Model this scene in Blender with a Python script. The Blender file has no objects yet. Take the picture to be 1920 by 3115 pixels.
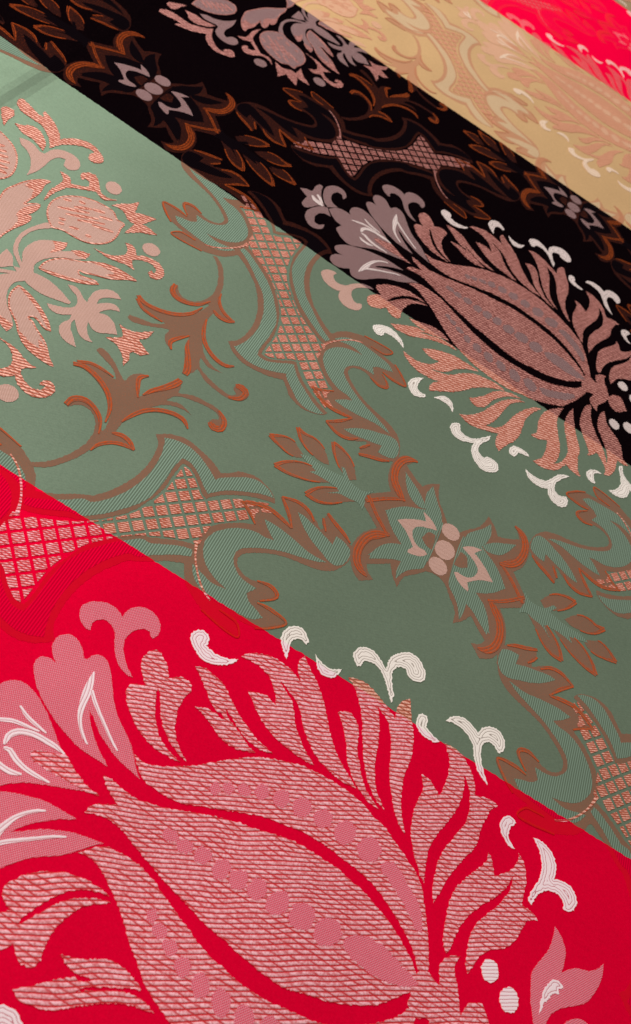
import bpy, bmesh, math, random
from mathutils import Vector, Matrix
from mathutils.geometry import delaunay_2d_cdt

# ------------------------------------------------------------------ scene, camera, light
scene = bpy.context.scene
S = 0.30                                  # metres per cloth unit (one unit = camera height above the cloth)
TH, TILT, ROLL = 0.11022762755787635, 0.8267329291541814, 0.6519563333995105
FPX, IMW, IMH = 3365.06, 1920.0, 3115.0


def cloth_dir(v):
    c, s = math.cos(TH), math.sin(TH)
    return Vector((c*v[0] + s*v[1], -s*v[0] + c*v[1], v[2]))


fw = cloth_dir((0, math.sin(TILT), -math.cos(TILT)))
up0 = cloth_dir((0, math.cos(TILT), math.sin(TILT)))
rt0 = cloth_dir((1, 0, 0))
rt = rt0*math.cos(ROLL) + up0*math.sin(ROLL)
up = -rt0*math.sin(ROLL) + up0*math.cos(ROLL)
CAM = Vector((0, 0, S))
cd = bpy.data.cameras.new('camera')
cam = bpy.data.objects.new('camera', cd)
scene.collection.objects.link(cam)
m = Matrix((rt, up, -fw)).transposed().to_4x4()
m.translation = CAM
cam.matrix_world = m
cd.sensor_fit = 'VERTICAL'
cd.sensor_height = 24.0
cd.lens = 24.0*FPX/IMH
cd.clip_start, cd.clip_end = 0.01, 50
cd.dof.use_dof = True
cd.dof.focus_distance = 0.42
cd.dof.aperture_fstop = 17
scene.camera = cam
scene.render.resolution_x, scene.render.resolution_y = 631, 1024

world = bpy.data.worlds.new('World')
scene.world = world
world.use_nodes = True
bg = world.node_tree.nodes['Background']
bg.inputs[0].default_value = (1.0, 0.93, 0.86, 1)
bg.inputs[1].default_value = 0.22


def area(name, loc, target, size, power, col):
    d = bpy.data.lights.new(name, 'AREA')
    d.shape = 'RECTANGLE'
    d.size, d.size_y, d.energy, d.color = size[0], size[1], power, col
    o = bpy.data.objects.new(name, d)
    scene.collection.objects.link(o)
    o.location = loc
    o.rotation_euler = (Vector(target) - Vector(loc)).to_track_quat('-Z', 'Y').to_euler()
    return o


area('ceiling_lamp', (-1.0, 2.0, 1.1), (-0.15, 0.45, 0), (0.7, 0.7), 42, (0.96, 0.98, 1.0))
area('shop_lamp', (-0.9, -0.4, 1.25), (-0.1, 0.4, 0), (0.9, 0.9), 13.5, (1.0, 0.92, 0.84))
vs = scene.view_settings
vs.view_transform, vs.look, vs.exposure, vs.gamma = 'Standard', 'None', 0.0, 1.0
vs.use_curve_mapping = False
random.seed(7)

# ------------------------------------------------------------------ cloth layout (cloth units)
PX, PY = 1.5727, 1.1989                   # repeat along and across the stripes
YF, YB, XL = 0.5614, 1.161, 0.3068        # axes: flower, bouquet + lotus; lotus centre
X0, X1, Y0, Y1 = -1.05, 0.95, 0.12, 4.35
EDGES = [(0.8565, 0.0100), (1.6141, -0.0056), (2.4185, 0.0363), (3.117, 0.065), (3.816, 0.065)]
BANDS = ['red', 'green', 'black', 'gold', 'scarlet', 'olive']
CREASE = [(-0.645, 1.0), (-0.627, 0.95), (-0.616, 0.76), (-0.603, 0.30), (-0.592, 0.06), (-0.575, 0.0)]
CR_H = 0.0042


def lift(x):
    if x <= CREASE[0][0]:
        return CR_H
    for (a, fa), (b, fb) in zip(CREASE, CREASE[1:]):
        if x <= b:
            return CR_H*(fa + (fb - fa)*(x - a)/(b - a))
    return 0.0


# ------------------------------------------------------------------ materials
def lin(c):
    return tuple(((v/255)/12.92 if v/255 <= 0.04045 else ((v/255 + 0.055)/1.055)**2.4) for v in c) + (1,)


PAL = {
    'ground': [(233, 0, 50), (111, 126, 106), (12, 5, 8), (210, 170, 122), (255, 0, 64), (165, 138, 106)],
    'plain': [(220, 94, 116), (208, 147, 132), (134, 92, 92), (212, 154, 126), (240, 80, 95), (190, 145, 120)],
    'crest': [(255, 194, 202), (250, 190, 170), (224, 158, 146), (222, 160, 128), (240, 110, 110), (200, 150, 125)],
    'gap': [(206, 50, 54), (174, 84, 60), (108, 48, 44), (204, 140, 108), (235, 60, 75), (180, 125, 98)],
    'white': [(255, 232, 236), (255, 244, 234), (236, 216, 210), (240, 210, 184), (252, 190, 182), (230, 200, 180)],
    'wgap': [(196, 96, 108), (134, 118, 106), (96, 72, 70), (190, 150, 115), (230, 90, 100), (160, 130, 110)],
    'orange': [(210, 30, 26), (192, 84, 40), (150, 68, 30), (190, 124, 90), (235, 50, 50), (180, 100, 70)],
    'ogap': [(196, 12, 30), (142, 82, 60), (72, 34, 22), (186, 130, 98), (235, 20, 50), (160, 100, 75)],
    'brown': [(216, 12, 40), (134, 101, 82), (48, 24, 21), (192, 140, 106), (240, 30, 60), (150, 115, 90)],
    'tlight': [(226, 2, 52), (128, 148, 130), (20, 13, 17), (210, 180, 146), (250, 20, 70), (160, 140, 115)],
    'tdark': [(210, 0, 45), (101, 116, 98), (10, 5, 8), (198, 164, 124), (240, 0, 58), (145, 122, 95)],
}


class NT:
    def __init__(self, name):
        self.m = bpy.data.materials.new(name)
        self.m.use_nodes = True
        self.t = self.m.node_tree
        self.b = self.t.nodes['Principled BSDF']
        geo = self.n('ShaderNodeNewGeometry')
        sc = self.n('ShaderNodeVectorMath', operation='SCALE')
        sc.inputs['Scale'].default_value = 1/S
        self.l(geo.outputs['Position'], sc.inputs[0])
        self.pos = sc.outputs[0]
        sep = self.n('ShaderNodeSeparateXYZ')
        self.l(self.pos, sep.inputs[0])
        self.x, self.y = sep.outputs[0], sep.outputs[1]
        nz = self.ma('ADD', self.ma('MULTIPLY_ADD', self.noise(110, 2.0), 0.004, -0.002), self.ma('MULTIPLY_ADD', self.noise(3.0, 1.0), 0.012, -0.006))
        yw = self.ma('ADD', self.y, nz)
        self.fac = []
        for a, k in EDGES:
            lim = self.ma('MULTIPLY_ADD', self.x, k, a)
            self.fac.append(self.ma('GREATER_THAN', yw, lim))

    def n(self, ty, **kw):
        nd = self.t.nodes.new(ty)
        for k, v in kw.items():
            setattr(nd, k, v)
        return nd

    def l(self, a, b):
        self.t.links.new(a, b)

    def ma(self, op, *args):
        nd = self.n('ShaderNodeMath', operation=op)
        for i, a in enumerate(args):
            if isinstance(a, (int, float)):
                nd.inputs[i].default_value = a
            else:
                self.l(a, nd.inputs[i])
        return nd.outputs[0]

    def mix(self, f, a, b, bt='MIX'):
        nd = self.n('ShaderNodeMix', data_type='RGBA', blend_type=bt)
        for sock, v in ((nd.inputs[0], f), (nd.inputs[6], a), (nd.inputs[7], b)):
            if isinstance(v, (int, float, tuple)):
                sock.default_value = v
            else:
                self.l(v, sock)
        return nd.outputs[2]

    def band(self, key):
        cols = [lin(c) for c in PAL[key]]
        cur = cols[0]
        for f, c in zip(self.fac, cols[1:]):
            cur = self.mix(f, cur, c)
        return cur

    def noise(self, scale, detail=2.0, vec=None, rough=0.5):
        nd = self.n('ShaderNodeTexNoise')
        nd.inputs['Scale'].default_value = scale
        nd.inputs['Detail'].default_value = detail
        nd.inputs['Roughness'].default_value = rough
        self.l(vec or self.pos, nd.inputs['Vector'])
        return nd.outputs[0]

    def wobble(self, amount, scale):
        """cloth position bent a little, so that the woven rows are not ruler-straight"""
        nd = self.n('ShaderNodeTexNoise')
        nd.inputs['Scale'].default_value = scale
        nd.inputs['Detail'].default_value = 1.5
        self.l(self.pos, nd.inputs['Vector'])
        v = self.n('ShaderNodeVectorMath', operation='MULTIPLY_ADD')
        self.l(nd.outputs['Color'], v.inputs[0])
        v.inputs[1].default_value = (amount, amount, 0)
        self.l(self.pos, v.inputs[2])
        sep = self.n('ShaderNodeSeparateXYZ')
        self.l(v.outputs[0], sep.inputs[0])
        return sep.outputs[0], sep.outputs[1]

    def tri(self, v, period, phase=0.0):
        """0..1..0 triangle wave"""
        f = self.ma('FRACT', self.ma('MULTIPLY_ADD', v, 1/period, phase))
        return self.ma('SUBTRACT', 1.0, self.ma('ABSOLUTE', self.ma('MULTIPLY_ADD', f, 2.0, -1.0)))

    def step(self, v, lo, hi):
        nd = self.n('ShaderNodeMapRange', interpolation_type='SMOOTHSTEP')
        nd.inputs[1].default_value, nd.inputs[2].default_value = lo, hi
        self.l(v, nd.inputs[0])
        return nd.outputs[0]

    def finish(self, col, height=None, dist=0.0002, strength=1.0, rough=0.6, sheen=0.0, spec=0.0, metal=0.12, grain=0.10):
        g = self.noise(400, 3.0, rough=0.7)
        g2 = self.noise(7, 2.0)
        g3 = self.noise(150, 2.0)
        k = self.ma('ADD', self.ma('MULTIPLY_ADD', g, grain*2, 1 - grain), self.ma('ADD', self.ma('MULTIPLY_ADD', g2, 0.16, -0.08), self.ma('MULTIPLY_ADD', g3, grain*0.9, -grain*0.45)))
        nd = self.n('ShaderNodeVectorMath', operation='SCALE')
        self.l(col, nd.inputs[0])
        self.l(k, nd.inputs['Scale'])
        self.l(nd.outputs[0], self.b.inputs['Base Color'])
        self.l(nd.outputs[0], self.b.inputs['Specular Tint'])
        self.b.inputs['Roughness'].default_value = rough
        self.b.inputs['Specular IOR Level'].default_value = spec
        self.b.inputs['Metallic'].default_value = metal
        self.b.inputs['Sheen Weight'].default_value = sheen
        self.b.inputs['Sheen Roughness'].default_value = 0.4
        if height is not None:
            bp = self.n('ShaderNodeBump')
            bp.inputs['Strength'].default_value = strength
            bp.inputs['Distance'].default_value = dist
            self.l(height, bp.inputs['Height'])
            b2 = self.n('ShaderNodeBump')
            b2.inputs['Strength'].default_value = 0.6
            b2.inputs['Distance'].default_value = 0.0065
            self.l(self.noise(2.3, 2.0, rough=0.45), b2.inputs['Height'])
            self.l(b2.outputs[0], bp.inputs['Normal'])
            self.l(bp.outputs[0], self.b.inputs['Normal'])
        return self.m


def rowed(nt, key_hi, key_lo, gapw, amount=0.006, r0=0.22, r1=0.80, k=1.0):
    """rows of short weft floats: rows climb 29 degrees to the stripes, binding lines follow the stripes"""
    x, y = nt.wobble(amount, 11)
    # lattice e1 = brick pitch along the row, e2 = step to the next row along the binding line
    e1 = (k*0.0143*math.cos(math.radians(29)), k*0.0143*math.sin(math.radians(29)))
    e2 = (k*0.0092, -k*0.0006)
    det = e1[0]*e2[1] - e2[0]*e1[1]
    a = nt.ma('ADD', nt.ma('MULTIPLY', x, e2[1]/det), nt.ma('MULTIPLY', y, -e2[0]/det))
    b = nt.ma('ADD', nt.ma('MULTIPLY', x, -e1[1]/det), nt.ma('MULTIPLY', y, e1[0]/det))
    fb = nt.ma('FRACT', b)
    ridge = nt.ma('SINE', nt.ma('MULTIPLY', fb, math.pi))
    fa = nt.ma('FRACT', a)
    var = nt.step(nt.noise(120, 2.0), 0.30, 0.66)
    gap = nt.ma('SUBTRACT', 1.0, nt.ma('ABSOLUTE', nt.ma('MULTIPLY_ADD', fa, 2.0, -1.0)))   # 0 at the binding
    gmask = nt.ma('MAXIMUM', nt.step(gap, 0.0, gapw), nt.ma('MULTIPLY', nt.step(nt.noise(34, 2.0), 0.42, 0.62), 0.75))
    rmask = nt.step(ridge, r0, r1)
    thread = nt.tri(x, 0.00125)
    hi = nt.ma('MULTIPLY', nt.ma('MULTIPLY', gmask, rmask), nt.ma('MULTIPLY_ADD', var, 0.42, 0.62))
    fleck = nt.step(nt.noise(420, 2.0), 0.34, 0.62)
    hi = nt.ma('MULTIPLY', hi, nt.ma('MULTIPLY_ADD', fleck, 0.66, 0.52))
    hi = nt.ma('MULTIPLY', hi, nt.ma('MULTIPLY_ADD', thread, 0.35, 0.80))
    nt.hi = hi
    col = nt.mix(hi, nt.band(key_lo), nt.band(key_hi))
    h = nt.ma('MULTIPLY', nt.ma('POWER', ridge, 0.6), nt.ma('MULTIPLY_ADD', gmask, 0.6, 0.4))
    return col, h


def mat_ground():
    nt = NT('satin_ground')
    w = nt.tri(nt.x, 0.0011)
    rw = nt.tri(nt.ma('ADD', nt.ma('MULTIPLY', nt.x, -0.485), nt.ma('MULTIPLY', nt.y, 0.875)), 0.0042)
    h = nt.ma('ADD', nt.ma('MULTIPLY', w, 0.5), nt.ma('MULTIPLY', nt.noise(260, 3.0), 1.0))
    sp = nt.step(nt.noise(700, 0.0), 0.62, 0.78)
    col = nt.mix(nt.ma('MULTIPLY', sp, 0.04), nt.band('ground'), nt.band('plain'))
    col = nt.mix(nt.ma('MULTIPLY', rw, 0.10), col, nt.band('tlight'))
    return nt.finish(col, h, 0.00003, 0.5, rough=0.47, metal=0.24, grain=0.22)


def mat_plain():
    nt = NT('plain_weave_pink')
    a = nt.tri(nt.x, 0.0027)
    b = nt.tri(nt.y, 0.0031)
    d = nt.ma('MULTIPLY', a, b)
    d2 = nt.ma('MULTIPLY', nt.ma('SUBTRACT', 1.0, a), nt.ma('SUBTRACT', 1.0, b))
    dot = nt.step(nt.ma('MAXIMUM', d, d2), 0.28, 0.62)
    base = nt.mix(0.34, nt.band('plain'), nt.band('ground'))
    col = nt.mix(nt.ma('MULTIPLY', dot, 0.95), base, nt.mix(0.35, nt.band('plain'), nt.band('white')))
    return nt.finish(col, dot, 0.00012, 0.6, rough=0.55, grain=0.07)


def mat_brocade():
    nt = NT('brocade_weft')
    col, h = rowed(nt, 'crest', 'gap', 0.45, 0.014, k=1.0)
    return nt.finish(col, h, 0.00030, 0.8, rough=0.5, sheen=0.0, spec=0.04, grain=0.08)


def ribbed(nt, hi, lo, pitch, w0, w1):
    """ribs of long floats that run along the shape (rib = distance from its rim, in cloth units)"""
    at = nt.n('ShaderNodeAttribute', attribute_name='rib')
    d = nt.ma('ADD', at.outputs['Fac'], nt.ma('MULTIPLY_ADD', nt.noise(90, 1.0), 0.0012, -0.0006))
    r = nt.tri(d, pitch, 0.28)
    thread = nt.tri(nt.x, 0.0016)
    f = nt.ma('MULTIPLY', nt.step(r, w0, w1), nt.ma('MULTIPLY_ADD', thread, 0.18, 0.86))
    return nt.mix(f, nt.band(lo), nt.band(hi)), r


def mat_white():
    nt = NT('white_weft')
    col, h = ribbed(nt, 'white', 'wgap', 0.0037, 0.0, 0.34)
    return nt.finish(col, h, 0.00007, 0.5, rough=0.5, spec=0.04, grain=0.05)


def mat_orange():
    nt = NT('orange_weft')
    col, h = ribbed(nt, 'orange', 'ogap', 0.0044, 0.05, 0.65)
    brk = nt.step(nt.noise(260, 3.0), 0.38, 0.66)
    col = nt.mix(nt.ma('MULTIPLY', brk, 0.55), col, nt.band('brown'))
    return nt.finish(col, h, 0.00010, 0.6, rough=0.6, grain=0.15)


def mat_net():
    nt = NT('net_weft')
    col, h = rowed(nt, 'crest', 'gap', 0.75, 0.008, 0.34, 0.92, 0.62)
    return nt.finish(col, h, 0.00020, 0.7, rough=0.5, spec=0.04, grain=0.12)


def mat_brown():
    nt = NT('brown_weave')
    h = nt.noise(600, 2.0)
    sp = nt.step(nt.noise(800, 0.0), 0.66, 0.76)
    col = nt.mix(nt.ma('MULTIPLY', sp, 0.35), nt.band('brown'), nt.band('orange'))
    return nt.finish(col, h, 0.00006, 0.5, grain=0.10)


def mat_teal():
    nt = NT('twill_band')
    x, y = nt.wobble(0.0012, 12)
    w = nt.tri(x, 0.0032)
    seg = nt.noise(160, 1.0)
    col = nt.mix(nt.step(w, 0.25, 0.75), nt.band('tdark'), nt.band('tlight'))
    return nt.finish(col, w, 0.00016, 0.6, rough=0.5, spec=0.0, grain=0.06)


def mat_table():
    m = bpy.data.materials.new('table_wood')
    m.use_nodes = True
    t = m.node_tree
    b = t.nodes['Principled BSDF']
    nz = t.nodes.new('ShaderNodeTexNoise')
    nz.inputs['Scale'].default_value = 14
    rp = t.nodes.new('ShaderNodeValToRGB')
    rp.color_ramp.elements[0].color = (0.10, 0.06, 0.035, 1)
    rp.color_ramp.elements[1].color = (0.20, 0.12, 0.07, 1)
    t.links.new(nz.outputs[0], rp.inputs[0])
    t.links.new(rp.outputs[0], b.inputs['Base Color'])
    b.inputs['Roughness'].default_value = 0.5
    return m


MAT = {'ground': mat_ground(), 'plain': mat_plain(), 'brocade': mat_brocade(), 'white': mat_white(),
       'orange': mat_orange(), 'brown': mat_brown(), 'teal': mat_teal()}
MAT['brown2'] = MAT['brownleaf'] = MAT['brown']
MAT['teal2'] = MAT['teal']
MAT['plain2'] = MAT['plain']
MAT['net'] = mat_net()
TOP = {'brown': 0.04, 'brownleaf': 0.06, 'teal': 0.085, 'brown2': 0.12, 'teal2': 0.12, 'plain': 0.12,
       'brocade': 0.155, 'net': 0.13, 'plain2': 0.20, 'orange': 0.165, 'white': 0.22}          # millimetres above the ground weave
RAG = {'brocade': 0.0009, 'white': 0.0009, 'plain2': 0.0016, 'plain': 0.0004, 'teal': 0.0004, 'brown': 0.0006, 'brownleaf': 0.0006, 'orange': 0.0006}

# ------------------------------------------------------------------ outlines, in cloth units
# group, name, weave, P = outline / R = ribbon (x, y, half width) / N = net outline,
# symmetry: 0 = with its mirror image, 1 = lies on the axis, 2 = open chain closed by its mirror image
DATA = [
["F","forked_petal","plain","P",0,[[-0.0372,0.7241],[-0.0419,0.7231],[-0.0486,0.7257],[-0.0555,0.7321],[-0.0593,0.7399],[-0.0593,0.7486],[-0.0543,0.757],[-0.0463,0.764],[-0.0365,0.7678],[-0.0267,0.7675],[-0.0198,0.7648],[-0.0163,0.7622],[-0.0163,0.7704],[-0.0135,0.7796],[-0.0066,0.7874],[0.0025,0.7911],[0.0131,0.7898],[0.021,0.785],[0.0259,0.7779],[0.0281,0.7687],[0.025,0.7596],[0.0213,0.7607],[0.0183,0.7651],[0.0125,0.7651],[0.0058,0.7593],[0.0014,0.751],[-0.0005,0.7424],[0.0007,0.7341],[0.0051,0.7245],[0.0124,0.7146],[0.0199,0.7076],[0.029,0.7014],[0.0238,0.7001],[0.0156,0.7019],[0.0064,0.7075],[-0.0017,0.7166],[-0.008,0.7273],[-0.0125,0.7369],[-0.0183,0.743],[-0.026,0.7463],[-0.033,0.7453],[-0.0377,0.7404],[-0.0401,0.7332]]],
["F","lobed_petal","plain","P",0,[[-0.045,0.6648],[-0.0533,0.667],[-0.0604,0.6653],[-0.0655,0.6603],[-0.0659,0.6526],[-0.0626,0.6454],[-0.0557,0.6362],[-0.0492,0.6293],[-0.0384,0.6209],[-0.0247,0.6125],[-0.0108,0.6055],[0.0038,0.6003],[0.018,0.5959],[0.0303,0.5946],[0.0441,0.5943],[0.0549,0.5942],[0.0498,0.5982],[0.0428,0.6021],[0.034,0.6092],[0.0243,0.618],[0.0156,0.6277],[0.0079,0.6395],[0.0169,0.6332],[0.03,0.622],[0.0426,0.6152],[0.0558,0.6089],[0.0707,0.605],[0.0893,0.6014],[0.0814,0.609],[0.0734,0.6188],[0.0636,0.6299],[0.0531,0.6384],[0.0418,0.6465],[0.0319,0.6556],[0.0224,0.6677],[0.0139,0.6808],[0.0062,0.6923],[-0.0008,0.6995],[-0.0084,0.7039],[-0.0152,0.703],[-0.0203,0.6972],[-0.0225,0.69],[-0.0258,0.6893],[-0.0308,0.6956],[-0.0374,0.7019],[-0.0445,0.7054],[-0.0518,0.7054],[-0.0585,0.7009],[-0.0622,0.6929],[-0.0619,0.6842],[-0.058,0.6759],[-0.0512,0.6687]]],
["F","white_vein","white","R",0,[[-0.0091,0.6813,0.0005],[-0.0066,0.6704,0.0031],[-0.0036,0.6558,0.0045],[-0.0004,0.6393,0.0034],[0.0039,0.6262,0.0024],[0.011,0.6154,0.0018],[0.0191,0.6077,0.0016],[0.0258,0.6035,0.0007]]],
["F","white_vein","white","R",0,[[-0.0002,0.6607,0.0015],[0.0066,0.6526,0.0022],[0.0176,0.643,0.0019],[0.0314,0.6322,0.0017],[0.0451,0.6215,0.0015],[0.0554,0.6153,0.0007]]],
["F","trefoil_leaf","brocade","P",0,[[0.0296,0.6851],[0.0307,0.6909],[0.036,0.6967],[0.046,0.7017],[0.0391,0.707],[0.0332,0.7151],[0.0279,0.7238],[0.0267,0.7332],[0.0297,0.742],[0.0347,0.749],[0.0415,0.7485],[0.0496,0.7429],[0.0569,0.7355],[0.0627,0.7251],[0.0737,0.7354],[0.0831,0.736],[0.0899,0.7322],[0.0913,0.7256],[0.0892,0.7166],[0.0881,0.7035],[0.0894,0.6923],[0.093,0.6806],[0.0981,0.6701],[0.1063,0.6597],[0.1223,0.6479],[0.1144,0.6493],[0.1026,0.6548],[0.0906,0.6625],[0.0799,0.6736],[0.0714,0.6866],[0.0647,0.6987],[0.0568,0.7102],[0.0595,0.6998],[0.0641,0.6885],[0.0703,0.6762],[0.0788,0.6635],[0.0886,0.6542],[0.0997,0.6482],[0.1095,0.6448],[0.1183,0.6435],[0.1092,0.6413],[0.0992,0.6411],[0.0868,0.6415],[0.0727,0.6453],[0.0592,0.6519],[0.0478,0.6601],[0.0395,0.6682],[0.033,0.6779]]],
["F","flower_lobe","brocade","P",0,[[0.0719,0.6227],[0.0793,0.6207],[0.0892,0.6209],[0.1006,0.626],[0.1144,0.6348],[0.1293,0.646],[0.1436,0.6592],[0.1594,0.6746],[0.1792,0.6916],[0.1895,0.6992],[0.207,0.7084],[0.2253,0.7163],[0.2446,0.7224],[0.2655,0.7248],[0.2827,0.7257],[0.3006,0.7249],[0.3194,0.7212],[0.3371,0.7144],[0.3541,0.7096],[0.3674,0.7025],[0.3858,0.6926],[0.3995,0.6838],[0.4092,0.6769],[0.4146,0.6697],[0.4226,0.6538],[0.4305,0.6381],[0.4384,0.6189],[0.4452,0.5996],[0.4476,0.5878],[0.4418,0.5799],[0.4367,0.5835],[0.4273,0.5971],[0.4144,0.6089],[0.398,0.621],[0.3798,0.6321],[0.3601,0.6407],[0.3371,0.6463],[0.3221,0.6474],[0.3043,0.65],[0.2852,0.6507],[0.2648,0.6495],[0.2419,0.6444],[0.2212,0.6396],[0.2021,0.6315],[0.1817,0.6225],[0.1586,0.6116],[0.1465,0.6058],[0.1289,0.6012],[0.1135,0.6005],[0.1014,0.6009],[0.09,0.604],[0.0809,0.613]]],
["F","seed_spot","plain2","P",0,[[0.1694,0.6386],[0.1686,0.6356],[0.1668,0.6332],[0.1643,0.6317],[0.1616,0.6316],[0.1592,0.6329],[0.1577,0.6352],[0.1572,0.6382],[0.158,0.6412],[0.1598,0.6437],[0.1623,0.6451],[0.165,0.6452],[0.1674,0.644],[0.169,0.6416]]],
["F","seed_spot","plain2","P",0,[[0.1829,0.647],[0.182,0.644],[0.1799,0.6415],[0.177,0.6401],[0.1739,0.6399],[0.1712,0.6412],[0.1694,0.6435],[0.1689,0.6465],[0.1697,0.6496],[0.1718,0.6521],[0.1747,0.6536],[0.1779,0.6537],[0.1806,0.6524],[0.1824,0.6501]]],
["F","seed_spot","plain2","P",0,[[0.1997,0.6555],[0.1987,0.6524],[0.1963,0.6498],[0.193,0.6484],[0.1895,0.6482],[0.1864,0.6495],[0.1844,0.6518],[0.1838,0.6549],[0.1848,0.658],[0.1872,0.6605],[0.1905,0.662],[0.194,0.6622],[0.1971,0.6609],[0.1992,0.6585]]],
["F","seed_spot","plain2","P",0,[[0.2183,0.6656],[0.2171,0.6611],[0.2146,0.6575],[0.2112,0.6554],[0.2077,0.6553],[0.2046,0.6571],[0.2027,0.6606],[0.2023,0.665],[0.2034,0.6694],[0.206,0.6731],[0.2093,0.6752],[0.2129,0.6754],[0.216,0.6735],[0.2179,0.67]]],
["F","seed_spot","plain2","P",0,[[0.2419,0.6715],[0.2405,0.6666],[0.2375,0.6625],[0.2336,0.6602],[0.2294,0.6601],[0.2259,0.6621],[0.2237,0.6659],[0.2233,0.6708],[0.2247,0.6758],[0.2276,0.6798],[0.2316,0.6822],[0.2358,0.6824],[0.2393,0.6803],[0.2415,0.6764]]],
["F","seed_spot","plain2","P",0,[[0.2677,0.6755],[0.266,0.6699],[0.2625,0.6653],[0.2581,0.6627],[0.2534,0.6625],[0.2495,0.6648],[0.2471,0.6691],[0.2467,0.6747],[0.2484,0.6803],[0.2518,0.685],[0.2563,0.6877],[0.261,0.6879],[0.2649,0.6855],[0.2673,0.6811]]],
["F","seed_spot","plain2","P",0,[[0.2946,0.6773],[0.2927,0.6718],[0.2891,0.6674],[0.2845,0.6648],[0.2797,0.6646],[0.2757,0.6668],[0.2732,0.671],[0.2728,0.6764],[0.2745,0.6819],[0.2781,0.6864],[0.2828,0.6891],[0.2877,0.6893],[0.2918,0.687],[0.2942,0.6827]]],
["F","seed_spot","plain2","P",0,[[0.3249,0.6772],[0.3226,0.6704],[0.3184,0.6649],[0.313,0.6617],[0.3075,0.6615],[0.303,0.6643],[0.3004,0.6695],[0.3001,0.6762],[0.3023,0.6831],[0.3065,0.6888],[0.312,0.692],[0.3176,0.6923],[0.3221,0.6894],[0.3247,0.684]]],
["F","seed_spot","plain2","P",0,[[0.3581,0.6747],[0.3556,0.6679],[0.3508,0.6623],[0.3449,0.6591],[0.3388,0.6589],[0.3339,0.6617],[0.331,0.6669],[0.3307,0.6736],[0.3331,0.6805],[0.3379,0.6862],[0.3439,0.6895],[0.3501,0.6897],[0.3551,0.6869],[0.358,0.6815]]],
["F","seed_spot","plain2","P",0,[[0.3618,0.6669],[0.3716,0.6761],[0.3832,0.6737],[0.3967,0.6651],[0.4106,0.6548],[0.4216,0.643],[0.429,0.6292],[0.4292,0.6215],[0.4234,0.62],[0.4173,0.6263],[0.4059,0.6357],[0.3922,0.6457],[0.3765,0.6548],[0.3651,0.6604]]],
["F","flower_lobe","brocade","P",1,[[0.0556,0.5839],[0.067,0.5843],[0.0802,0.5815],[0.0943,0.5804],[0.1083,0.5834],[0.1252,0.5888],[0.1416,0.5954],[0.1521,0.6],[0.1685,0.6075],[0.1858,0.6135],[0.2033,0.6195],[0.2221,0.6231],[0.2438,0.6297],[0.2626,0.6342],[0.2828,0.6354],[0.2997,0.6345],[0.3163,0.6345],[0.3342,0.631],[0.3544,0.627],[0.3733,0.6202],[0.3904,0.6125],[0.4056,0.6038],[0.419,0.5942],[0.43,0.5853],[0.4366,0.5769],[0.4442,0.572],[0.4352,0.5587],[0.4227,0.5446],[0.4079,0.5294],[0.3919,0.5189],[0.3755,0.5108],[0.3587,0.5041],[0.336,0.4986],[0.324,0.4954],[0.3084,0.4919],[0.2932,0.4921],[0.2775,0.4937],[0.2633,0.4961],[0.2491,0.4986],[0.2364,0.5019],[0.2206,0.5035],[0.2078,0.5068],[0.1947,0.5109],[0.1717,0.5172],[0.1554,0.5221],[0.1405,0.528],[0.1239,0.533],[0.1085,0.5397],[0.096,0.5443],[0.0833,0.5456],[0.0704,0.5435],[0.0574,0.5382],[0.0602,0.5475],[0.0663,0.5547],[0.0776,0.56],[0.0831,0.564],[0.073,0.5694],[0.0631,0.5753]]],
["F","seed_spot","plain2","P",1,[[0.1915,0.5655],[0.1902,0.5612],[0.1874,0.5577],[0.1836,0.5557],[0.1796,0.5556],[0.1761,0.5574],[0.1738,0.5607],[0.1732,0.565],[0.1744,0.5693],[0.1771,0.5729],[0.181,0.5749],[0.1851,0.575],[0.1886,0.5732],[0.1909,0.5698]]],
["F","seed_spot","plain2","P",1,[[0.2141,0.5629],[0.2128,0.5578],[0.2098,0.5537],[0.206,0.5514],[0.2019,0.5513],[0.1985,0.5534],[0.1963,0.5573],[0.1958,0.5623],[0.1971,0.5674],[0.2,0.5716],[0.2039,0.574],[0.208,0.5741],[0.2115,0.572],[0.2137,0.5679]]],
["F","seed_spot","plain2","P",1,[[0.2352,0.5636],[0.2337,0.5585],[0.2305,0.5544],[0.2262,0.5521],[0.2218,0.5519],[0.218,0.554],[0.2156,0.558],[0.2151,0.563],[0.2166,0.5681],[0.2198,0.5723],[0.2241,0.5747],[0.2286,0.5748],[0.2324,0.5727],[0.2348,0.5687]]],
["F","seed_spot","plain2","P",1,[[0.2564,0.565],[0.2548,0.5595],[0.2516,0.5551],[0.2474,0.5526],[0.2431,0.5525],[0.2395,0.5548],[0.2373,0.559],[0.2369,0.5645],[0.2385,0.57],[0.2417,0.5745],[0.2459,0.5771],[0.2503,0.5772],[0.254,0.5749],[0.2561,0.5705]]],
["F","seed_spot","plain2","P",1,[[0.2839,0.564],[0.2819,0.5578],[0.2779,0.5527],[0.2729,0.5498],[0.2677,0.5497],[0.2633,0.5523],[0.2607,0.5571],[0.2603,0.5633],[0.2623,0.5697],[0.2662,0.5748],[0.2714,0.5778],[0.2767,0.578],[0.2811,0.5753],[0.2837,0.5703]]],
["F","seed_spot","plain2","P",1,[[0.3141,0.5655],[0.3117,0.5588],[0.307,0.5534],[0.301,0.5503],[0.2949,0.5501],[0.2898,0.5529],[0.2867,0.5581],[0.2863,0.5647],[0.2887,0.5714],[0.2933,0.577],[0.2994,0.5802],[0.3056,0.5804],[0.3108,0.5775],[0.3138,0.5722]]],
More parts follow.
